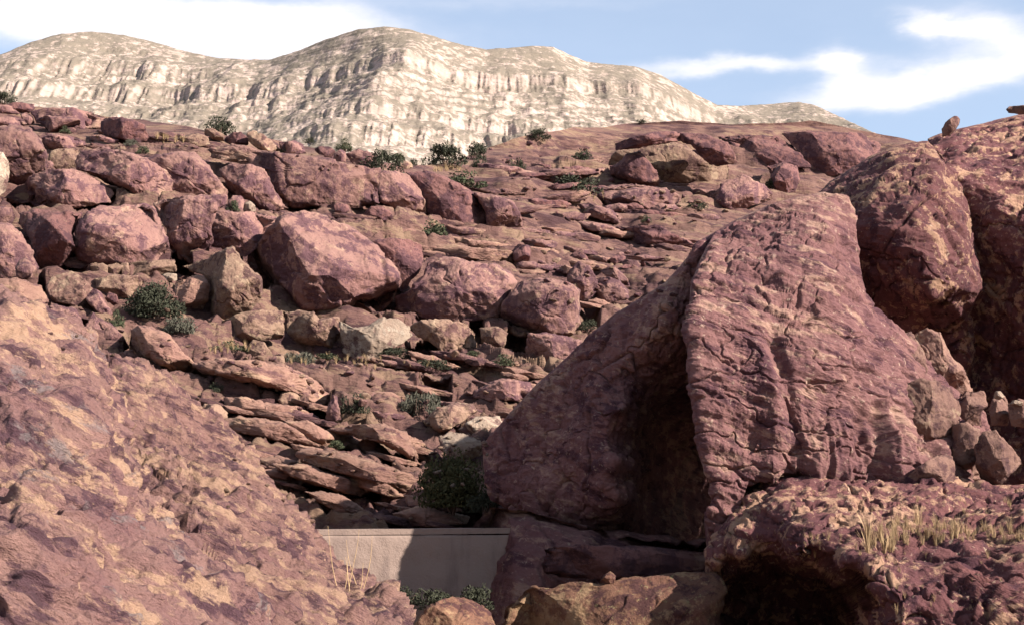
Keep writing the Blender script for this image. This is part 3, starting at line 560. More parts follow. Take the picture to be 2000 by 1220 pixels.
r('boulder', 'long humped boulder above the dark horizontal crack at left', 'mauve', [(46, 375), (56, 347), (75, 338), (100, 332), (140, 333), (165, 340), (195, 358), (215, 369), (221, 379), (212, 394), (180, 400), (145, 406), (100, 409), (60, 409), (45, 396)], bulge=.6, cuts=[(135, 330, 145, 405, .35), (45, 385, 221, 390, .8)])
r('boulder', 'small pale round stone squeezed beside the long humped boulder', 'pale', [(227, 370), (240, 367), (258, 380), (264, 391), (255, 397), (235, 399), (226, 391)], bulge=.6)
r('boulder', 'pale boulder cut by the left edge of the frame', 'white', [(-30, 292), (5, 300), (16, 315), (18, 340), (10, 372), (-5, 388), (-30, 388)], bulge=.6)
r('boulder', 'tall dark pillar boulder with lit right edge beneath the crack', 'red', [(40, 418), (75, 411), (110, 410), (161, 416), (152, 442), (142, 455), (143, 480), (151, 505), (149, 517), (120, 526), (85, 525), (71, 512), (60, 470), (36, 436)], bulge=.6, lean=.2, cuts=[(128, 408, 122, 525, .9)])
r('boulder', 'broad block with pale top and varnish-dark front in the left cliff', 'mauve', [(147, 462), (153, 448), (160, 432), (172, 415), (200, 404), (240, 401), (280, 398), (299, 405), (309, 425), (320, 455), (331, 490), (343, 522), (343, 534), (280, 528), (220, 520), (165, 517), (154, 505), (144, 480)], lean=.5, bulge=.55, cuts=[(142, 452, 328, 460, .85)])
for k, p in enumerate([[(176, 520), (200, 514), (211, 520), (210, 540), (186, 541)], [(210, 518), (229, 514), (240, 520), (236, 540), (212, 541)], [(236, 514), (250, 514), (254, 538), (238, 540)], [(252, 514), (290, 509), (340, 507), (343, 530), (290, 540), (255, 540)]]):
    r('ledge_block', ['square pale footing block at the left end of the row', 'rounded pale footing block second in the row', 'narrow pale footing block third in the row', 'long footing block under the broad varnished block'][k], 'pale', p, bulge=.45, lean=.1, group='footing blocks under the broad left block')
r('cliff_face', 'smooth streaked cliff face behind the broad varnished block', 'mauve', [(298, 398), (340, 388), (400, 382), (442, 384), (442, 400), (420, 415), (411, 450), (413, 502), (405, 522), (370, 517), (350, 500), (335, 470), (318, 430)], bulge=.22, lean=.35)
r('cliff_face', 'red streaked cliff block left of the largest boulder', 'mauve', [(409, 419), (440, 414), (500, 416), (540, 425), (549, 432), (530, 457), (505, 482), (480, 500), (455, 500), (430, 488), (411, 472)], bulge=.22, lean=.3)
r('boulder', 'rounded boulder at the left edge beside the dark pillar', 'mauve', [(-40, 440), (15, 438), (40, 455), (55, 480), (66, 505), (73, 522), (60, 542), (20, 550), (-40, 550)], bulge=.6, cuts=[(24, 440, 60, 545, -.3)])
r('boulder', 'egg-shaped small boulder leaning on the left-edge boulder', 'mauve', [(30, 525), (38, 508), (50, 505), (60, 512), (65, 526), (60, 540), (45, 545), (33, 540)], bulge=.7, d=70.5)
r('ledge_block', 'small wedge of rock at left edge above the rounded boulder', 'mauve', [(-25, 404), (20, 405), (28, 420), (25, 440), (-25, 440)], bulge=.4)
r('boulder', 'pointed boulder standing on end left of the largest boulder', 'pale', [(453, 484), (470, 505), (490, 525), (505, 545), (509, 575), (498, 590), (480, 606), (462, 619), (442, 629), (425, 632), (414, 618), (414, 585), (408, 556), (394, 531), (380, 523), (358, 522), (400, 508), (430, 496)], bulge=.6, lean=.35, cuts=[(424, 505, 458, 625, 1.7)], center=(455, 560))
r('ledge_block', 'layered pale rock in front of the left cliff face', 'slab', [(343, 552), (385, 537), (399, 538), (408, 560), (405, 587), (396, 607), (370, 602), (343, 592)], bulge=.3, lean=.4)
r('boulder', 'pale upright chip of rock beside the largest boulder', 'pale', [(503, 602), (515, 580), (529, 559), (531, 590), (527, 603)], bulge=.4, d=87.6)
r('boulder', 'largest tan boulder with a wedge-shaped shaded left side', 'mauve', [(548, 431), (562, 421), (600, 419), (640, 429), (690, 452), (735, 479), (758, 505), (775, 535), (782, 560), (779, 576), (772, 592), (762, 602), (740, 612), (700, 618), (650, 620), (615, 611), (565, 607), (545, 607), (532, 590), (515, 540), (500, 500), (490, 490), (515, 474)], bulge=.62, lean=.42, cuts=[(508, 465, 567, 610, 2.2), (640, 572, 780, 592, 1.1), (555, 555, 640, 610, .25)], center=(645, 525))
r('boulder', 'dark rounded boulder behind the right end of the largest boulder', 'red', [(715, 478), (760, 467), (800, 470), (821, 480), (824, 500), (821, 526), (800, 552), (785, 572), (768, 545), (745, 505)], bulge=.3, lean=.05, d=92.5)
r('boulder', 'massive flat-sided boulder right of the largest boulder', 'mauve', [(776, 582), (800, 565), (830, 540), (841, 512), (870, 507), (920, 511), (960, 519), (992, 534), (1001, 552), (991, 582), (983, 612), (962, 624), (900, 630), (850, 624), (800, 614), (779, 602)], bulge=.5, lean=.35, cuts=[(780, 607, 985, 612, 1.3), (935, 620, 955, 510, .5)])
r('boulder', 'squared boulder with a horizontal crack, beside the shaded dome edge', 'mauve', [(984, 592), (1000, 571), (1020, 550), (1050, 544), (1100, 554), (1130, 567), (1133, 600), (1131, 632), (1118, 650), (1085, 657), (1040, 654), (1010, 647), (990, 641), (982, 616)], bulge=.65, lean=.3, cuts=[(1025, 540, 1032, 660, .55), (983, 597, 1120, 603, .5)])
r('boulder', 'upright shield-shaped boulder behind the squared boulder', 'mauve', [(1106, 552), (1114, 530), (1130, 512), (1150, 520), (1165, 545), (1169, 566), (1158, 584), (1135, 587), (1118, 572)], bulge=.6, lean=.1, cuts=[(1126, 512, 1142, 590, .9)])
r('boulder', 'low rounded boulder directly beneath the squared boulder', 'mauve', [(1027, 682), (1034, 653), (1080, 652), (1110, 658), (1137, 665), (1124, 692), (1100, 712), (1060, 715), (1036, 702)], bulge=.55)
r('ledge_block', 'pale blocky ledge left under the largest boulder', 'pale', [(408, 636), (450, 622), (470, 610), (520, 606), (552, 608), (553, 640), (551, 661), (500, 663), (440, 666), (409, 658)], bulge=.35, lean=.45, cuts=[(408, 654, 553, 655, 2)])
r('ledge_block', 'pale cracked ledge directly under the largest boulder', 'pale', [(556, 610), (590, 606), (612, 612), (622, 625), (660, 621), (673, 640), (681, 665), (676, 692), (640, 690), (610, 674), (575, 674), (555, 667)], bulge=.35, lean=.45)
r('ledge_block', 'scooped cream ledge under the right end of the largest boulder', 'white', [(664, 627), (690, 641), (720, 636), (750, 620), (775, 625), (800, 638), (802, 655), (785, 672), (750, 682), (740, 697), (700, 700), (672, 690)], bulge=.3, lean=.5)
r('ledge_block', 'pale ledge under the massive flat-sided boulder', 'pale', [(798, 641), (820, 627), (870, 625), (905, 632), (926, 650), (929, 686), (900, 685), (868, 690), (848, 672), (818, 655)], bulge=.35, lean=.4)
r('cliff_face', 'long continuous pale ledge running under the row of largest boulders', 'pale', [(366, 655), (400, 622), (470, 609), (620, 611), (760, 616), (905, 627), (938, 660), (930, 692), (750, 704), (560, 692), (440, 674)], lean=.5, bulge=.2, d=89.5)
r('ledge_block', 'tilted pale block in the gap under the squared boulder', 'pale', [(937, 641), (970, 638), (991, 650), (987, 670), (968, 692), (945, 682)], bulge=.35, cuts=[(955, 638, 970, 690, .8)])
r('cliff_face', 'long smooth cliff band below the left ridge', 'mauve', [(406, 293), (455, 285), (500, 294), (560, 304), (630, 315), (700, 325), (737, 332), (737, 397), (690, 405), (620, 404), (570, 400), (548, 381), (530, 363), (522, 340), (505, 322), (460, 310), (415, 308)], bulge=.35, lean=.5, cuts=[(540, 390, 740, 398, 2.2)], center=(620, 352))
r('cliff_face', 'second smooth section of the cliff band below the ridge', 'mauve', [(735, 334), (770, 335), (800, 342), (816, 360), (824, 385), (832, 416), (800, 422), (760, 411), (736, 404)], bulge=.3, lean=.5, cuts=[(735, 402, 832, 412, 2)])
r('cliff_face', 'rounded third section of the cliff band with dark stains', 'red', [(794, 338), (830, 334), (870, 345), (900, 362), (930, 384), (946, 405), (954, 422), (952, 442), (930, 447), (890, 443), (850, 431), (828, 418), (816, 372)], bulge=.4, lean=.5, cuts=[(815, 425, 953, 440, 2)])
r('boulder', 'last rounded boulder at the right end of the cliff band', 'mauve', [(928, 379), (970, 382), (1000, 394), (1013, 415), (1023, 436), (1021, 453), (985, 451), (955, 449), (950, 415)], bulge=.55, lean=.4, cuts=[(945, 440, 1022, 446, 1.5), (963, 380, 972, 450, .6)])
r('boulder', 'stained block with shaded left edge under the long cliff band', 'mauve', [(432, 334), (447, 323), (490, 324), (515, 333), (526, 350), (532, 366), (546, 390), (561, 407), (530, 411), (480, 408), (458, 387), (443, 362)], bulge=.4, lean=.4, cuts=[(444, 322, 478, 408, 1.3)])
r('boulder', 'dark boulder on the ridge below the round bush', 'red', [(440, 270), (455, 260), (470, 258), (485, 270), (484, 284), (470, 289), (442, 281)], bulge=.5, cuts=[(474, 255, 482, 290, .9)])
r('boulder', 'lit boulder with dark foot on the ridge right of the round bush', 'pale', [(483, 262), (495, 256), (515, 264), (535, 280), (549, 294), (520, 298), (498, 287), (487, 276)], bulge=.5, cuts=[(485, 275, 550, 294, 1.5)])
r('boulder', 'pale stone on the ridge just left of the round bush', 'pale', [(400, 253), (415, 251), (438, 264), (437, 276), (415, 273), (400, 263)], bulge=.5)
r('boulder', 'mushroom-shaped dark rock cap near the middle of the ridge', 'red', [(615, 292), (625, 286), (645, 288), (655, 295), (653, 302), (648, 316), (635, 316), (632, 304), (620, 300)], bulge=.5)
r('rock_slab', 'flat slab on the ridge between two small bushes', 'mauve', [(545, 279), (575, 275), (592, 283), (597, 300), (570, 303), (548, 297)], bulge=.35)
r('rock_slab', 'low smooth slab left of the pointed ridge bush', 'mauve', [(675, 301), (700, 292), (730, 300), (745, 312), (735, 322), (690, 320)], bulge=.35)
r('boulder', 'low pale boulder in front of the tiny ridge tree', 'mauve', [(652, 300), (665, 292), (676, 298), (676, 316), (660, 318), (652, 312)], bulge=.5)
r('boulder', 'pale boulder right of the pointed ridge bush', 'pale', [(776, 320), (788, 314), (803, 318), (806, 328), (790, 332), (778, 328)], bulge=.5)
# right-hand summit
r('boulder', 'broad pale rock sheltered beneath the arching overhang', 'pale', [(1193, 325), (1205, 300), (1250, 286), (1300, 278), (1340, 286), (1366, 306), (1385, 322), (1405, 316), (1421, 326), (1421, 346), (1410, 361), (1370, 366), (1340, 362), (1310, 364), (1280, 362), (1230, 345)], bulge=.3, lean=.35)
r('boulder', 'dark purple boulder in front of the broad pale rock', 'red', [(1191, 325), (1210, 317), (1225, 300), (1250, 296), (1270, 320), (1288, 350), (1286, 366), (1250, 360), (1210, 349), (1192, 341)], bulge=.45, d=139, cuts=[(1222, 295, 1235, 365, .9), (1192, 335, 1288, 357, 1.3)])
r('rock_slab', 'left arm of the arching overhang slab on the right summit', 'red', [(1203, 281), (1240, 267), (1300, 257), (1333, 261), (1333, 275), (1290, 280), (1250, 288), (1204, 294)], bulge=.6, lean=1.0, d=137, cuts=[(1203, 283, 1330, 264, 2.5)])
r('rock_slab', 'right arm of the arching overhang slab on the right summit', 'red', [(1322, 261), (1370, 261), (1420, 279), (1440, 318), (1410, 324), (1385, 320), (1370, 304), (1350, 284), (1330, 274)], bulge=.5, lean=.9, d=138, cuts=[(1325, 268, 1390, 316, 2.0)])
r('cliff_face', 'smooth reddish rock face right of the arching overhang', 'red', [(1402, 268), (1460, 264), (1520, 267), (1560, 298), (1580, 326), (1525, 326), (1442, 320), (1430, 292)], bulge=.2, lean=.9)
r('cliff_face', 'smooth summit rock face left of the second dome', 'red', [(1530, 262), (1600, 258), (1680, 262), (1720, 285), (1700, 330), (1620, 345), (1580, 330), (1560, 295)], bulge=.2, lean=.9)
r('boulder', 'rounded reddish rock with a dark crack at its right', 'red', [(1499, 325), (1530, 318), (1556, 324), (1562, 350), (1552, 374), (1520, 378), (1508, 352)], bulge=.4)
r('boulder', 'sloping pale boulder below the arching overhang at right', 'mauve', [(1396, 393), (1410, 360), (1450, 344), (1492, 360), (1512, 387), (1480, 399), (1430, 409)], bulge=.45, lean=.8, cuts=[(1405, 360, 1432, 410, .8)])
r('rock_slab', 'jutting slab with deep dark overhang just left of the dome top', 'red', [(1194, 452), (1202, 443), (1290, 444), (1312, 457), (1352, 475), (1378, 482), (1372, 503), (1330, 507), (1280, 494), (1200, 472)], bulge=.8, lean=.5, cuts=[(1190, 449, 1300, 450, 2.0), (1290, 452, 1375, 486, 1.5)])
r('rock_slab', 'low wedge slab with dark left side above the jutting slab', 'mauve', [(1128, 400), (1150, 397), (1190, 408), (1216, 425), (1211, 435), (1180, 432), (1140, 416)], bulge=.5, cuts=[(1128, 402, 1214, 432, 1.2)], lean=.8)
r('rock_slab', 'broad bare hump right of the spreading dark bush', 'mauve', [(1160, 367), (1230, 359), (1300, 369), (1332, 385), (1327, 402), (1270, 417), (1230, 412), (1180, 402)], bulge=.35, lean=1.0, cuts=[(1220, 412, 1330, 398, 2)])
r('ledge_block', 'dark cube at the end of the long thin ledges', 'red', [(1000, 490), (1014, 475), (1036, 482), (1033, 513), (1020, 519), (1004, 511)], bulge=.6, cuts=[(1026, 470, 1022, 520, 1.5)])
r('rock_slab', 'long thin ledge running left from the dark cube', 'slab', [(832, 484), (850, 476), (920, 482), (1000, 491), (1003, 512), (930, 509), (870, 502)], bulge=.5, lean=.8, cuts=[(832, 492, 1003, 506, 2)])
r('rock_slab', 'upper thin ledge above the dark cube', 'slab', [(850, 466), (880, 462), (960, 474), (1010, 480), (1000, 488), (930, 484), (870, 476)], bulge=.5, lean=.9, cuts=[(850, 472, 1005, 486, 2)])
r('rock_slab', 'tilted flat boulder in the gap right of the shield-shaped boulder', 'mauve', [(1164, 545), (1190, 540), (1210, 550), (1227, 570), (1226, 582), (1190, 592), (1165, 582)], bulge=.4, lean=.6)
r('rock_slab', 'curved slab above the gap near the dome edge', 'mauve', [(1170, 530), (1200, 520), (1226, 545), (1232, 566), (1222, 566), (1200, 545)], bulge=.5, lean=.6)
r('boulder', 'dark pitted boulder under the jutting slab', 'red', [(1192, 505), (1205, 497), (1222, 502), (1222, 516), (1206, 520), (1193, 514)], bulge=.5)
r('boulder', 'tilted purple boulder among pale rubble right of the dark cube', 'red', [(1116, 497), (1128, 488), (1146, 500), (1152, 514), (1140, 512), (1122, 504)], bulge=.5)
# bedded slabs above the dam
r('rock_slab', 'thick tilted slab with black shaded left side near the big bush', 'slab', [(257, 645), (270, 637), (300, 640), (330, 655), (360, 690), (383, 712), (380, 727), (340, 724), (300, 712), (272, 692), (259, 668)], bulge=.55, lean=.7, cuts=[(273, 640, 305, 700, 2.0), (290, 694, 383, 716, 2)])
r('rock_slab', 'long overhanging slab arching over a deep shadow', 'slab', [(384, 713), (430, 703), (500, 705), (560, 715), (602, 735), (627, 752), (647, 775), (645, 790), (634, 800), (610, 790), (560, 765), (500, 754), (440, 737), (390, 723)], bulge=.7, lean=1.0, cuts=[(384, 718, 510, 735, 2.4), (500, 734, 645, 778, 2.2)])
r('rock_slab', 'lens-shaped pale slab under the long overhang', 'slab', [(431, 747), (460, 744), (495, 755), (531, 770), (537, 780), (500, 781), (440, 774)], bulge=.5, lean=1.0, cuts=[(431, 770, 537, 777, 2)])
r('boulder', 'rounded pale lump at the right end under the long overhang', 'pale', [(543, 780), (550, 768), (570, 763), (585, 773), (592, 786), (570, 792), (550, 790)], bulge=.5)
r('rock_slab', 'curved pale slab beneath the lens-shaped slab', 'slab', [(436, 776), (480, 775), (530, 790), (580, 794), (622, 817), (600, 822), (550, 816), (500, 811), (450, 807)], bulge=.5, lean=1.0, cuts=[(440, 802, 622, 819, 2.2)])
r('boulder', 'rounded pale outcrop at the left end of the curved slab', 'pale', [(385, 800), (400, 788), (430, 790), (445, 806), (440, 825), (415, 832), (392, 822)], bulge=.45)
r('rock_slab', 'thick slab with long black undercut above the near slope', 'slab', [(428, 822), (445, 815), (500, 818), (560, 825), (592, 850), (625, 868), (640, 880), (610, 880), (560, 872), (500, 853), (440, 837)], bulge=.75, lean=1.0, cuts=[(428, 832, 560, 855, 2.6), (550, 852, 640, 874, 2.2)])
r('rock_slab', 'small slab leaning on the right end of the undercut slab', 'slab', [(556, 823), (600, 821), (640, 845), (662, 869), (640, 878), (605, 856), (575, 838)], bulge=.5, lean=1.0, cuts=[(558, 830, 650, 876, 1.6)])
r('rock_slab', 'broad pinkish slab sloping to the big round bush', 'slab', [(640, 838), (690, 832), (745, 829), (795, 845), (832, 869), (852, 896), (842, 908), (800, 893), (755, 867), (700, 852)], bulge=.6, lean=1.0, cuts=[(640, 846, 755, 862, 2.4), (740, 857, 850, 905, 2.2)])
r('rock_slab', 'long layered slab running down behind the big round bush', 'slab', [(580, 884), (640, 878), (720, 899), (800, 925), (862, 959), (868, 972), (820, 968), (740, 948), (660, 922), (600, 903)], bulge=.7, lean=1.2, cuts=[(580, 898, 740, 938, 2.4), (730, 936, 868, 968, 2.2)])
r('rock_slab', 'thin slab under the long layered slab', 'slab', [(535, 908), (600, 908), (680, 933), (722, 960), (702, 968), (640, 953), (575, 932)], bulge=.6, lean=1.2, cuts=[(535, 920, 722, 962, 2.4)])
r('rock_slab', 'pale narrow slab close to the dam crest', 'slab', [(788, 967), (850, 974), (896, 990), (902, 999), (860, 998), (800, 988)], bulge=.6, lean=1.1, cuts=[(788, 981, 902, 996, 2.2)])
r('rock_slab', 'low brown slab left above the dam crest', 'slab', [(598, 960), (660, 964), (737, 1008), (735, 1016), (690, 1012), (640, 990)], bulge=.6, lean=1.2, cuts=[(598, 970, 737, 1014, 2.2)])
r('rock_slab', 'smooth slab resting just above the middle of the dam', 'slab', [(768, 1002), (830, 985), (880, 1004), (903, 1022), (840, 1027), (780, 1026)], bulge=.5, lean=1.0)
r('rock_slab', 'small bright slab between the layered slabs', 'pale', [(748, 941), (765, 936), (800, 955), (797, 964), (765, 957)], bulge=.5, lean=1.0)
r('rock_slab', 'thin tapering slab at the head of the layered slabs', 'slab', [(665, 925), (720, 930), (770, 950), (800, 972), (780, 976), (720, 955), (680, 940)], bulge=.6, lean=1.2, cuts=[(665, 934, 800, 974, 2.2)])
r('rock_slab', 'low slab in front of the thin slab left of the dam', 'slab', [(500, 895), (545, 890), (590, 905), (600, 930), (570, 935), (525, 915)], bulge=.5, lean=1.1, cuts=[(500, 908, 600, 934, 2)])
r('boulder', 'white triangular rock at the right end of the dam crest', 'white', [(878, 1005), (890, 1001), (918, 1008), (912, 1022), (890, 1024)], bulge=.5, d=51)
r('ledge_block', 'upright wedge-shaped stone at the end of the long overhang', 'mauve', [(636, 818), (642, 790), (650, 772), (658, 775), (666, 818), (652, 822)], bulge=.5, lean=.1)
r('boulder', 'pale leaning boulder right of the feathery grey bush', 'pale', [(828, 822), (850, 800), (890, 785), (922, 789), (932, 801), (900, 826), (862, 843), (834, 842)], bulge=.45, lean=.7, cuts=[(828, 838, 932, 812, 1.2)])
r('rock_slab', 'brown boulder with dark base against the shaded dome edge', 'mauve', [(918, 772), (935, 750), (980, 739), (1032, 747), (1044, 766), (1022, 783), (960, 781)], bulge=.55, lean=.7, cuts=[(915, 764, 1044, 770, 1.4), (945, 740, 950, 785, .8)])
r('boulder', 'bleached white boulder with dark cavities above the big round bush', 'white', [(858, 855), (880, 844), (905, 846), (936, 860), (945, 886), (920, 895), (885, 893), (862, 878)], bulge=.45, lean=.7)
r('rock_slab', 'bleached flat ledges beside the dome edge', 'white', [(895, 838), (930, 815), (975, 812), (985, 830), (960, 850), (925, 858)], bulge=.35, lean=1.0)
r('boulder', 'pale two-sided stone in front of the blocky ledge', 'pale', [(474, 703), (482, 678), (494, 664), (515, 668), (532, 692), (536, 704), (505, 708)], bulge=.5, cuts=[(494, 664, 515, 706, .8)])
r('boulder', 'flat pale stone right of the two-sided stone', 'pale', [(525, 710), (540, 692), (553, 690), (556, 708), (545, 720), (532, 722)], bulge=.5)
r('boulder', 'pitted tan outcrop above the black crevice at left', 'block', [(92, 560), (105, 540), (140, 532), (165, 548), (185, 575), (205, 600), (215, 625), (190, 618), (150, 598), (110, 590), (96, 575)], bulge=.45, lean=.7)
r('rock_slab', 'smooth slab sloping down from the pitted outcrop', 'mauve', [(170, 560), (195, 570), (215, 605), (232, 640), (228, 645), (200, 620), (180, 600), (165, 580)], bulge=.4, lean=.7)
r('boulder', 'long boulder lying in front of the black crevice', 'mauve', [(92, 602), (112, 597), (150, 606), (165, 640), (180, 665), (195, 672), (190, 678), (172, 672), (150, 645), (115, 622)], bulge=.5, lean=.7)
r('boulder', 'pointed stone between the crevice and the thick tilted slab', 'mauve', [(165, 640), (182, 612), (200, 640), (204, 660), (192, 676), (175, 672)], bulge=.5)
r('rock_slab', 'large flat stone right of the pointed stone', 'mauve', [(182, 615), (215, 632), (240, 655), (253, 678), (237, 684), (208, 675), (200, 645)], bulge=.45, lean=.7, cuts=[(195, 668, 253, 678, 1.6)])
r('boulder', 'small flat-topped stone under the large flat stone', 'mauve', [(230, 690), (255, 683), (270, 702), (250, 708), (234, 702)], bulge=.5)
r('boulder', 'tiny round stone beside the black shadow of the tilted slab', 'pale', [(270, 702), (276, 696), (286, 700), (289, 708), (278, 711)], bulge=.6)
r('rock_slab', 'layered outcrop at the left edge above the near slope', 'slab', [(-30, 548), (40, 545), (80, 560), (92, 585), (85, 606), (30, 612), (-30, 602)], bulge=.4, lean=.7)
r('rock_slab', 'flat stones at left edge topping the near slope', 'slab', [(40, 590), (80, 585), (92, 605), (84, 632), (60, 622)], bulge=.4, lean=.5, d=60)
r('ledge_block', 'pale fluted rock wall behind the big bush', 'pale', [(185, 545), (220, 538), (270, 540), (285, 560), (262, 585), (240, 580), (205, 572), (188, 566)], bulge=.3, lean=.5)
r('boulder', 'bright white stone under the corner of the broad block', 'white', [(313, 539), (325, 534), (345, 535), (346, 548), (325, 550)], bulge=.5)
r('boulder', 'dark brown boulder at the left of the big bush', 'red', [(205, 582), (212, 570), (228, 576), (232, 592), (215, 598)], bulge=.5)
r('boulder', 'white and purple stones on the terrace below the pyramid boulder', 'white', [(470, 410), (478, 398), (488, 392), (498, 402), (499, 418), (485, 421)], bulge=.5, cuts=[(484, 390, 488, 420, 1)])
r('boulder', 'rounded stone left of the white and purple stone', 'mauve', [(446, 395), (455, 382), (470, 382), (478, 392), (474, 412), (450, 414)], bulge=.5)
r('boulder', 'dark rounded boulder in the gap under the cliff band', 'red', [(652, 402), (660, 396), (678, 400), (682, 412), (668, 420), (654, 414)], bulge=.55)
r('boulder', 'dark curved boulder right of the gap under the cliff band', 'red', [(710, 418), (724, 404), (745, 404), (764, 416), (768, 428), (745, 432), (718, 428)], bulge=.55)
# blocky rock right of the dome
rl = np.random.RandomState(33)
for (u0, u1, v0, v1), n_, (w0, w1), (h0, h1), mts, lab in [((950, 1420, 268, 440), 46, (40, 130), (9, 20), ('red', 'mauve', 'hill'), 'low bedrock ledge stepping across the right summit slope'),
        ((1010, 1330, 440, 600), 30, (35, 100), (9, 20), ('mauve', 'slab', 'hill'), 'bedrock ledge among the rubble beside the upper dome edge'),
        ((560, 1010, 405, 505), 22, (50, 140), (8, 17), ('slab', 'hill', 'mauve'), 'thin bedrock ledge between the cliff band and the largest boulders'),
        ((390, 1040, 695, 830), 44, (40, 130), (9, 20), ('slab', 'hill', 'mauve'), 'stepped bedrock ledge on the terrace below the pale ledges'),
        ((480, 900, 860, 1025), 26, (50, 140), (9, 18), ('slab', 'hill'), 'thin tilted bedrock ledge among the slabs above the dam'),
        ((60, 420, 250, 300), 14, (30, 80), (8, 15), ('mauve', 'hill'), 'low bedrock ledge along the left ridge')]:
    for i in range(n_):
        wu, hv = rl.uniform(w0, w1), rl.uniform(h0, h1); cu, cv = rl.uniform(u0, u1), rl.uniform(v0, v1)
        if cv-hv < np.interp(cu, RIDGE[:, 0], RIDGE[:, 1])+6: continue
        sl = rl.uniform(.04, .16) if cv < 690 else rl.uniform(.12, .30)
        if 1000 < cu and cv < 440: sl = rl.uniform(-.18, .10)
        top_ = [(x, -.5*hv*rl.uniform(.6, 1.1)*(1-abs(x/wu*2)**3*.6)) for x in np.linspace(-.5, .5, 7)*wu]
        bot_ = [(x, .5*hv*rl.uniform(.6, 1.1)*(1-abs(x/wu*2)**3*.6)) for x in np.linspace(.45, -.45, 6)*wu]
        pts_ = [(cu+x, cv+y+x*sl) for x, y in top_+bot_]
        k_ = dict(bulge=.85, lean=1.1, embed=.0, noise=.8, cuts=[(cu-wu/2, cv-wu/2*sl+hv*.12, cu+wu/2, cv+wu/2*sl+hv*.12, 2.2)], group=lab.replace(' ledge ', ' ledges ', 1))
        r('rock_ledge', lab, mts[rl.randint(len(mts))], pts_, **k_)
r('ledge_block', 'broken columnar rock stack leaning on the right flank of the dome', 'block', [(1748, 655), (1780, 650), (1805, 690), (1814, 735), (1810, 772), (1775, 768), (1746, 720)], d=40.8, bulge=.45, lean=.3)
r('ledge_block', 'tall pale pinnacle of broken rock right of the columnar stack', 'block', [(1790, 655), (1812, 643), (1836, 652), (1852, 690), (1882, 722), (1898, 765), (1892, 792), (1860, 792), (1832, 772), (1810, 740), (1798, 700)], d=42.5, bulge=.5, lean=.2)
r('ledge_block', 'pale fluted dome of broken rock at the right foot of the big dome', 'block', [(1758, 765), (1790, 746), (1828, 743), (1858, 765), (1871, 800), (1864, 845), (1852, 890), (1830, 906), (1800, 906), (1772, 885), (1760, 830)], d=38.8, bulge=.5, lean=.15)
r('ledge_block', 'square block stack beside the pale fluted dome', 'block', [(1862, 786), (1885, 766), (1924, 764), (1928, 792), (1916, 802), (1916, 838), (1868, 842)], d=40.5, bulge=.45, lean=.05)
r('ledge_block', 'pile of squared blocks near the right edge', 'block', [(1932, 800), (1938, 778), (1962, 772), (1970, 790), (1968, 828), (1936, 830)], d=39.5, bulge=.5, lean=.05)
r('ledge_block', 'squared block cut by the right edge of the frame', 'block', [(1970, 790), (1990, 780), (2030, 785), (2030, 835), (1975, 830)], d=39, bulge=.5, lean=.05)
r('boulder', 'white stone on top of the squared block pile', 'white', [(1940, 776), (1944, 764), (1954, 764), (1962, 774), (1952, 780)], d=39.2, bulge=.5)
r('boulder', 'second white stone on the blocks near the right edge', 'white', [(1972, 788), (1980, 780), (1998, 784), (1996, 792)], d=38.7, bulge=.5)
r('ledge_block', 'narrow split column left of the oval boulder', 'block', [(1860, 832), (1890, 826), (1912, 840), (1908, 900), (1898, 942), (1866, 940), (1858, 880)], d=38.6, bulge=.5, lean=.05)
r('boulder', 'upright oval pale boulder at the right below the block pile', 'block', [(1908, 870), (1920, 845), (1945, 842), (1970, 870), (1992, 895), (1995, 905), (1965, 930), (1940, 950), (1920, 940), (1908, 910)], d=37.4, bulge=.6, lean=.05)
r('ledge_block', 'low triangular pale rock at the foot of the dome', 'block', [(1760, 940), (1790, 915), (1830, 888), (1860, 890), (1866, 935), (1840, 945)], d=36.6, bulge=.35, lean=.3)
for (nm, lb, mt, p, k) in R:
    if mt == 'slab' and nm == 'rock_slab': k['bulge'] = k.get('bulge', .42)*1.55; k['embed'] = .05
    rock(nm, lb, p, mt, cat=k.pop('cat', {'boulder': 'boulder', 'rock_slab': 'slab', 'ledge_block': 'block', 'cliff_face': 'cliff face', 'rock_ledge': 'ledge'}[nm]), **k)

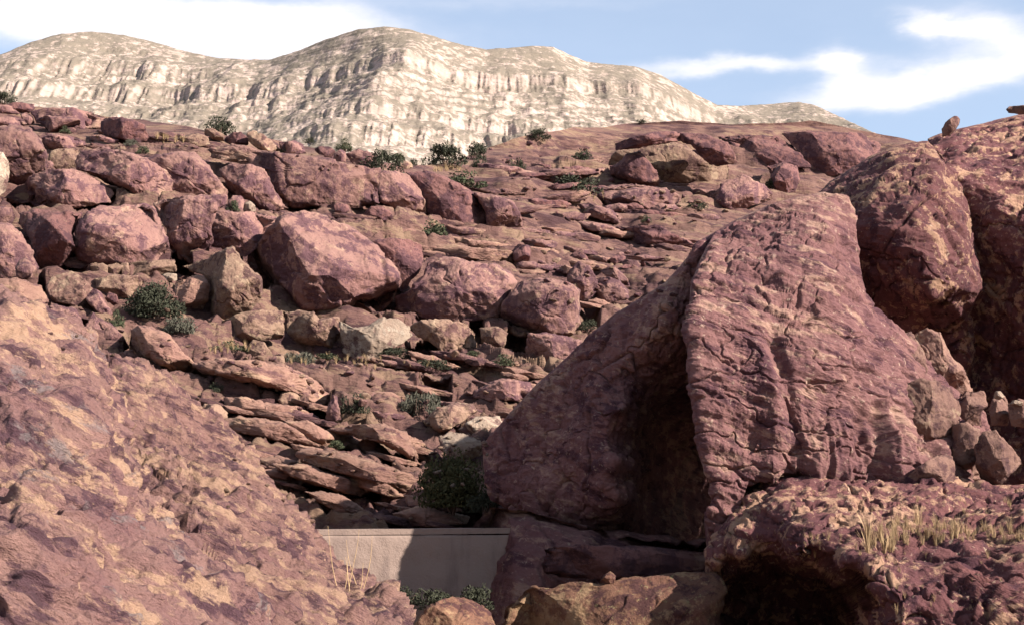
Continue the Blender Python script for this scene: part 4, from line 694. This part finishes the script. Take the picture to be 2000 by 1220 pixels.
# ------------------------------------------------------------------ dam
def box(x0, x1, y0, y1, z0, z1):
    V = np.array([(x, y, z) for z in (z0, z1) for y in (y0, y1) for x in (x0, x1)], float)
    q = [(0, 2, 3, 1), (4, 5, 7, 6), (0, 1, 5, 4), (2, 6, 7, 3), (0, 4, 6, 2), (1, 3, 7, 5)]
    return V, q
dam = bpy.data.objects.new('concrete_dam', None); COL.objects.link(dam)
pL = at(np.array([560.]), np.array([1034.]), np.array([39.5]))[0]; pR = at(np.array([1010.]), np.array([1030.]), np.array([41.0]))[0]
dam.location = tuple(pL)
dam['label'] = 'low weathered concrete dam closing the gully, half in shade'; dam['category'] = 'dam'
vx = pR-pL; L = math.hypot(vx[0], vx[1]); dam.rotation_euler = (0, 0, math.atan2(vx[1], vx[0]))
def dam_wall():
    nx, nz_ = 120, 50; X, Z = np.meshgrid(np.linspace(0, L, nx), np.linspace(-3.6, -.16, nz_))
    Y = -.10-.10*(-Z)-.35*np.sin(np.pi*X/L)*0
    P = np.stack([X.ravel(), Y.ravel(), Z.ravel()], 1); P[:, 1] += .035*fbm(P*1.5, 3)
    idx = np.arange(nx*nz_).reshape(nz_, nx); q = np.stack([idx[:-1, :-1], idx[:-1, 1:], idx[1:, 1:], idx[1:, :-1]], -1).reshape(-1, 4)
    n0 = len(P); Bk = P.copy(); Bk[:, 1] = .9
    ring = np.concatenate([idx[0], idx[1:, -1], idx[-1, ::-1][1:], idx[::-1, 0][1:-1]]); nr = np.roll(ring, -1)
    q2 = np.stack([ring, ring+n0, nr+n0, nr], -1)
    return mesh_np('wall', np.concatenate([P, Bk]), np.concatenate([q, q[:, ::-1]+n0, q2]), None, M['dam'])
add('wall', dam_wall(), parent=dam)
V, q = box(-.05, L+.05, -.115, .95, -.155, .0); V[:, 2] += vx[2]*V[:, 0]/L
add('coping', mesh_np('coping', V, q, None, M['dam'], smooth=False), parent=dam)

Vs_ = np.array([(pL[0]-3, 42.0, pL[2]-.35), (-1.2, 42.4, pL[2]-.35), (-1.2, 53., pL[2]-.25), (pL[0]-3, 53., pL[2]-.25)])
add('silt_bed', mesh_np('silt_bed', Vs_, [(0, 1, 2, 3)], None, M['sand']), kind='structure')

# ------------------------------------------------------------------ shrubs
def leaf_mesh(seed, n_clump, n_leaf, leaf, flat, mat, wisp=.0, spread=1.0):
    rs = np.random.RandomState(seed); V = []; T_ = []
    cl = rs.normal(size=(n_clump, 3)); cl /= np.linalg.norm(cl, axis=1)[:, None]; cl *= (rs.uniform(.25, 1, n_clump)**.5)[:, None]*.72*spread
    cl[:, 2] = np.abs(cl[:, 2])*.95+.05
    for c in cl:
        rr = rs.uniform(.16, .34)
        p = rs.normal(size=(n_leaf, 3)); p /= np.linalg.norm(p, axis=1)[:, None]; p *= (rs.uniform(.3, 1, n_leaf)**.45)[:, None]*rr
        p = c+p*np.array([1.15, 1.15, .8]); p[:, 2] = np.maximum(p[:, 2], .02)
        d1 = rs.normal(size=(n_leaf, 3)); d1[:, 2] += wisp*3; d1 /= np.linalg.norm(d1, axis=1)[:, None]; d2 = np.cross(d1, rs.normal(size=(n_leaf, 3))); d2 /= np.linalg.norm(d2, axis=1)[:, None]
        l = leaf*rs.uniform(.6, 1.5, n_leaf)[:, None]
        a = p-d1*l*(1+wisp); b = p+d2*l*.5*(1-.6*wisp); c2 = p+d1*l*(1+wisp); d = p-d2*l*.5*(1-.6*wisp)
        V.append(np.stack([a, b, c2, d], 1).reshape(-1, 3))
    V = np.concatenate(V); V[:, 2] *= flat; q = np.arange(len(V)).reshape(-1, 4)
    return mesh_np('foliage', V, q, None, M[mat], smooth=False)
def stem_mesh(seed, k=7, lift=.6):
    rs = np.random.RandomState(seed); V = []; Q = []
    for i in range(k):
        a = rs.uniform(0, 6.28); tip = np.array([math.cos(a)*rs.uniform(.15, .6), math.sin(a)*rs.uniform(.15, .6), rs.uniform(.4, .85)*lift*1.3]); mid = tip*.5+rs.normal(size=3)*.05; base = np.array([math.cos(a)*.04, math.sin(a)*.04, -.12])
        pts = [base, mid, tip]; rad = [.035, .022, .008]
        for j, (pt, r_) in enumerate(zip(pts, rad)):
            for s in range(5):
                V.append(pt+np.array([math.cos(s*1.2566)*r_, math.sin(s*1.2566)*r_, 0]))
        b = len(V)-15
        for j in range(2):
            for s in range(5): Q.append((b+j*5+s, b+j*5+(s+1) % 5, b+j*5+5+(s+1) % 5, b+j*5+5+s))
    return mesh_np('stem', np.array(V), Q, None, M['bark'])
FOL = {'juniper': [leaf_mesh(s, 20, 60, .058, 1., 'juniper', .2, 1.12) for s in (1, 2, 3)], 'green': [leaf_mesh(s, 20, 55, .065, 1., 'green', .15) for s in (4, 5)],
       'grey': [leaf_mesh(s, 22, 60, .06, 1., 'grey', .6) for s in (6, 7)], 'olive': [leaf_mesh(8, 46, 120, .036, 1., 'olive')], 'big': [leaf_mesh(9, 44, 110, .04, 1., 'juniper')]}
STEM = [stem_mesh(s) for s in (1, 2, 3)]
nb = [0]
def shrub(u, v, wpx, hpx, kind, label, group=None, d=None, name='shrub'):
    d = float(hillD(u, v))-.6 if d is None else d; nb[0] += 1; k = nb[0]
    p = at(np.array([float(u)]), np.array([float(v)]), np.array([d]))[0]
    o = bpy.data.objects.new(name, None); COL.objects.link(o); o.location = tuple(p); sx = wpx*.67*d/F; sz = hpx*1.28*d/F
    o.scale = (sx, sx*.9, sz); o.rotation_euler = (0, 0, 0); o['label'] = label; o['category'] = 'shrub' if name == 'shrub' else name
    if group: o['group'] = group
    f = add('foliage', FOL[kind][k % len(FOL[kind])], parent=o); f.rotation_euler = (0, 0, k*1.7)
    s = add('stem', STEM[k % 3], parent=o); s.rotation_euler = (0, 0, k*2.3)
    return o
S = [(8, 203, 40, 22, 'juniper', 'dark bush at the far left end of the ridge'), (430, 258, 54, 30, 'juniper', 'round dark bush alone on the left ridge skyline'),
     (127, 260, 22, 12, 'green', 'small green shrub below the dark cube of rock'), (279, 302, 26, 16, 'green', 'bright green shrub under the large blocky boulder'), (256, 288, 34, 14, 'grey', 'thin grassy shrub at the foot of the large blocky boulder'),
     (605, 280, 20, 10, 'juniper', 'tiny bush on the ridge between the slabs and mushroom rock'), (673, 294, 30, 20, 'green', 'little flat-topped bush on the middle of the ridge'), (556, 299, 18, 12, 'green', 'tiny bush right of the lit ridge boulder'),
     (745, 336, 66, 38, 'juniper', 'pointed dark bush overlapping the second cliff section'), (778, 318, 30, 18, 'green', 'small bush right of the pointed dark bush'), (808, 322, 16, 12, 'juniper', 'tiniest bush at the saddle of the ridge'),
     (874, 326, 78, 42, 'juniper', 'widest dark bush in the ridge saddle'), (930, 312, 44, 32, 'juniper', 'dark bush just right of the widest saddle bush'), (936, 331, 28, 22, 'juniper', 'low bush under the right saddle bush'),
     (905, 367, 82, 28, 'green', 'low spreading green bush above the stained cliff section'), (1050, 272, 44, 18, 'juniper', 'dark bush on the skyline left of the right summit'), (1254, 240, 18, 7, 'juniper', 'tiny bush on the skyline of the right summit'),
     (1136, 332, 44, 38, 'juniper', 'upright dark bush on the right summit slope'), (1120, 381, 84, 36, 'juniper', 'spreading dark bush below the upright one'), (1008, 335, 32, 26, 'juniper', 'dark bush on the bare slope left of the upright bush'),
     (847, 460, 52, 26, 'green', 'rounded green bush under the stained cliff section'), (455, 416, 26, 24, 'green', 'small green bush on the terrace above the red cliff block'), (1508, 366, 30, 16, 'green', 'green bush in the hollow right of the sloping pale boulder'),
     (1362, 412, 34, 20, 'juniper', 'dark bush among the rocks right of the bare hump'), (1262, 434, 20, 12, 'green', 'tiny bush above the jutting slab'), (1150, 418, 26, 12, 'juniper', 'small dark bush by the low wedge slab'),
     (302, 622, 104, 66, 'big', 'big dark bush below the broad varnished block'), (352, 650, 64, 36, 'grey', 'grey leafless bush right below the big dark bush'), (228, 640, 30, 30, 'green', 'small green shrub left of the big dark bush'),
     (583, 710, 62, 28, 'grey', 'grey-green bush in front of the cracked pale ledge'), (770, 699, 54, 20, 'juniper', 'low dark bush at the foot of the scooped ledge'), (640, 702, 50, 12, 'green', 'low green growth along the foot of the cracked ledge'), (450, 685, 66, 16, 'green', 'low shaded growth under the pale blocky ledge'),
     (925, 697, 40, 12, 'green', 'small pale green shrub below the pale ledge'), (983, 714, 40, 20, 'green', 'green bush at the mouth of the black cavity'), (1146, 645, 44, 20, 'juniper', 'bush by the dome edge right of the squared boulder'), (850, 722, 70, 20, 'juniper', 'dark low bush in the shade below the cavity'),
     (690, 806, 48, 38, 'juniper', 'dark bush beside the upright wedge-shaped stone'), (818, 812, 88, 44, 'grey', 'feathery grey bush left of the pale leaning boulder'), (655, 876, 42, 16, 'green', 'small green bush on the small leaning slab'), (420, 765, 28, 18, 'juniper', 'dark tuft in the gap left of the lens-shaped slab'),
     (884, 990, 132, 100, 'olive', 'large round olive-green bush above the dam'), (945, 1000, 60, 36, 'juniper', 'dark bush in the shade at the right end of the dam'), (800, 1180, 62, 34, 'juniper', 'dark bush in the gully nearest the left end of the dam'), (862, 1190, 84, 36, 'juniper', 'ragged dark bush in the gully below the middle of the dam'), (925, 1190, 70, 44, 'juniper', 'dark bush in the gully against the shaded footing'), (1010, 960, 1, 1, 'green', '')]
for s in S[:-1]:
    shrub(*s, d={'large round olive-green bush above the dam': 50.5, 'dark bush in the shade at the right end of the dam': 48.5, 'dark bush in the gully nearest the left end of the dam': 38.6, 'ragged dark bush in the gully below the middle of the dam': 38.2, 'dark bush in the gully against the shaded footing': 38.0}.get(s[5]))

# ------------------------------------------------------------------ dry grass on the ledge, dry stalks
def tuft_mesh(seed, n, h, w_):
    rs = np.random.RandomState(seed); V = []; Q = []
    for i in range(n):
        a = rs.uniform(0, 6.28); r_ = rs.uniform(0, .10); p = np.array([math.cos(a)*r_, math.sin(a)*r_, 0]); ln = h*rs.uniform(.5, 1.1); lean = rs.uniform(.05, .55)
        d = np.array([math.cos(a)*lean, math.sin(a)*lean, 1]); d /= np.linalg.norm(d); s = np.array([-math.sin(a), math.cos(a), 0])*w_
        m_ = p+d*ln*.55; tpt = p+d*ln+np.array([math.cos(a), math.sin(a), -.25])*ln*lean*.35
        b = len(V); V += [p-s, p+s, m_+s*.7, m_-s*.7, tpt+s*.15, tpt-s*.15]; Q += [(b, b+1, b+2, b+3), (b+3, b+2, b+4, b+5)]
    return np.array(V), np.array(Q)
def grass(name, label, pts, hgt, mat='straw'):
    Vs = []; Qs = []; n = 0; tm = [tuft_mesh(s, 34, 1., .011) for s in range(5)]
    rs = np.random.RandomState(11)
    for p, h in zip(pts, hgt):
        V, Q = tm[rs.randint(5)]; a = rs.uniform(0, 6.28); c, s = math.cos(a), math.sin(a)
        V2 = np.stack([V[:, 0]*c-V[:, 1]*s, V[:, 0]*s+V[:, 1]*c, V[:, 2]], 1)*np.array([.8, .8, 1])*h+p
        Vs.append(V2); Qs.append(Q+n); n += len(V2)
    return add(name, mesh_np(name, np.concatenate(Vs), np.concatenate(Qs), None, M[mat], smooth=False), label, None, kind='stuff')
dg = bpy.context.evaluated_depsgraph_get()
def hit(u, v):
    o_ = Vector((0, 0, CAMZ)); d_ = Vector(ray(u, v)).normalized()
    ok, loc, *_ = sc.ray_cast(dg, o_, d_); return np.array(loc) if ok else None
bpy.context.view_layer.update(); dg = bpy.context.evaluated_depsgraph_get()
rs = np.random.RandomState(2); gp = []; gh = []
for (u0, u1, v0, v1, n, h) in [(1690, 1760, 1040, 1078, 20, .58), (1740, 1900, 1020, 1066, 46, .42), (1880, 2000, 1030, 1062, 26, .32), (1540, 1700, 1045, 1085, 26, .2), (1400, 1560, 985, 1050, 14, .16), (1780, 1980, 960, 1010, 26, .2), (1700, 1980, 1080, 1200, 22, .18)]:
    for i in range(n):
        p = hit(rs.uniform(u0, u1), rs.uniform(v0, v1))
        if p is not None: gp.append(p-np.array([0, 0, .04])); gh.append(h*rs.uniform(.6, 1.25))
gh = [h*(.6+.6*random.random()) for h in gh]
grass('dry_grass', 'dry straw grass on the ledge below the dome', gp, gh)
gp = []; gh = []
for (u0, u1, v0, v1, n, h) in [(300, 360, 270, 280, 22, .7), (845, 900, 328, 336, 26, .7), (560, 720, 700, 712, 22, .5), (1150, 1180, 380, 395, 10, .5), (400, 520, 668, 690, 22, .5), (700, 860, 700, 720, 20, .4)]:
    for i in range(n):
        p = hit(rs.uniform(u0, u1), rs.uniform(v0, v1))
        if p is not None: gp.append(p-np.array([0, 0, .05])); gh.append(h*rs.uniform(.6, 1.2))
grass('hillside_grass', 'thin dry grass between hillside rocks', gp, gh)
def stalks():
    V = []; Q = []; rs = np.random.RandomState(4); p0 = hit(692, 1150)
    if p0 is None: return
    for i in range(7):
        b = p0+np.array([rs.uniform(-.25, .15), rs.uniform(-.1, .1), -.1]); tip = b+np.array([rs.uniform(-.35, .2), 0, rs.uniform(.6, 1.35)]); k0 = len(V)
        for j in range(6):
            f = j/5; pt = b+(tip-b)*f+np.array([.06*math.sin(f*3+i), 0, 0]); r_ = .010*(1-.7*f)
            for s in range(4): V.append(pt+np.array([math.cos(s*1.5708)*r_, math.sin(s*1.5708)*r_, 0]))
        for j in range(5):
            for s in range(4): Q.append((k0+j*4+s, k0+j*4+(s+1) % 4, k0+j*4+4+(s+1) % 4, k0+j*4+4+s))
    V = np.array(V); me = mesh_np('dry_stalks', V-p0, Q, None, M['straw']); add('dry_plant', me, 'dry straw-coloured stalks at the edge of the lower slope by the dam', 'plant', loc=tuple(p0))
stalks()

# ------------------------------------------------------------------ loose stones
def stone_mesh(seed, mat):
    rs = np.random.RandomState(seed); nt, npz = 14, 8; V = []
    for j in range(npz+1):
        ph = math.pi*j/npz
        for i in range(nt): V.append((math.sin(ph)*math.cos(i*2*math.pi/nt), math.sin(ph)*math.sin(i*2*math.pi/nt), math.cos(ph)))
    V = np.array(V)
    for k in range(9):                                   # flatten facets
        n_ = rs.normal(size=3); n_ /= np.linalg.norm(n_); dd = rs.uniform(.5, .85); ex = np.maximum(0, V@n_-dd); V = V-ex[:, None]*n_
    V = V*(1+.10*fbm(V*1.5+seed, 3))[:, None]*np.array([1, .85, .72])
    Q = [(j*nt+i, (j+1)*nt+i, (j+1)*nt+(i+1) % nt, j*nt+(i+1) % nt) for j in range(npz) for i in range(nt)]
    return mesh_np('stone', V, Q, None, M[mat])
STN = {m: [stone_mesh(s+h, m) for s in range(4)] for h, m in enumerate(('mauve', 'pale', 'red', 'slab', 'white'))}
rs = np.random.RandomState(21)
ZONES = [((60, 420, 255, 300), 34, (4, 9), ('mauve', 'red', 'pale'), 'small stone scattered along the left ridge'),
         ((560, 860, 300, 332), 24, (4, 8), ('mauve', 'pale'), 'small stone scattered along the middle ridge'),
         ((940, 1200, 275, 440), 46, (5, 14), ('mauve', 'red'), 'loose stone on the bare slope below the right summit'),
         ((1040, 1320, 480, 600), 44, (6, 18), ('pale', 'mauve', 'red'), 'loose stone in the rubble beside the upper dome edge'),
         ((1230, 1420, 370, 440), 26, (6, 14), ('mauve', 'pale'), 'loose stone above the jutting slab'),
         ((380, 1050, 690, 800), 60, (6, 20), ('slab', 'pale', 'mauve'), 'loose stone on the terrace below the pale ledges'),
         ((830, 960, 820, 960), 24, (6, 16), ('white', 'pale'), 'pale loose stone in the gap above the big round bush'),
         ((440, 900, 880, 1020), 30, (5, 13), ('slab', 'pale'), 'loose stone among the bedded slabs'),
         ((60, 420, 560, 700), 24, (5, 13), ('mauve', 'pale'), 'loose stone around the big dark bush')]
for (u0, u1, v0, v1), n, (s0, s1), mats, lab in ZONES:
    for i in range(n):
        u, v = rs.uniform(u0, u1), rs.uniform(v0, v1)
        if v < np.interp(u, RIDGE[:, 0], RIDGE[:, 1])+4: continue
        p = hit(u, v); 
        if p is None or np.linalg.norm(p) > 260: continue
        d = p[1]; sz = rs.uniform(s0, s1)*d/F*.62
        o = add('loose_stone', STN[mats[rs.randint(len(mats))]][rs.randint(4)], lab, 'stone', group=lab.replace('loose stone', 'loose stones').replace('small stone', 'small stones'), loc=tuple(p+np.array([0, 0, sz*.1])))
        o.scale = (sz*rs.uniform(.9, 1.5), sz*rs.uniform(.8, 1.2), sz*rs.uniform(.6, 1.0)); o.rotation_euler = (rs.uniform(-.3, .3), rs.uniform(-.3, .3), rs.uniform(0, 6.28))
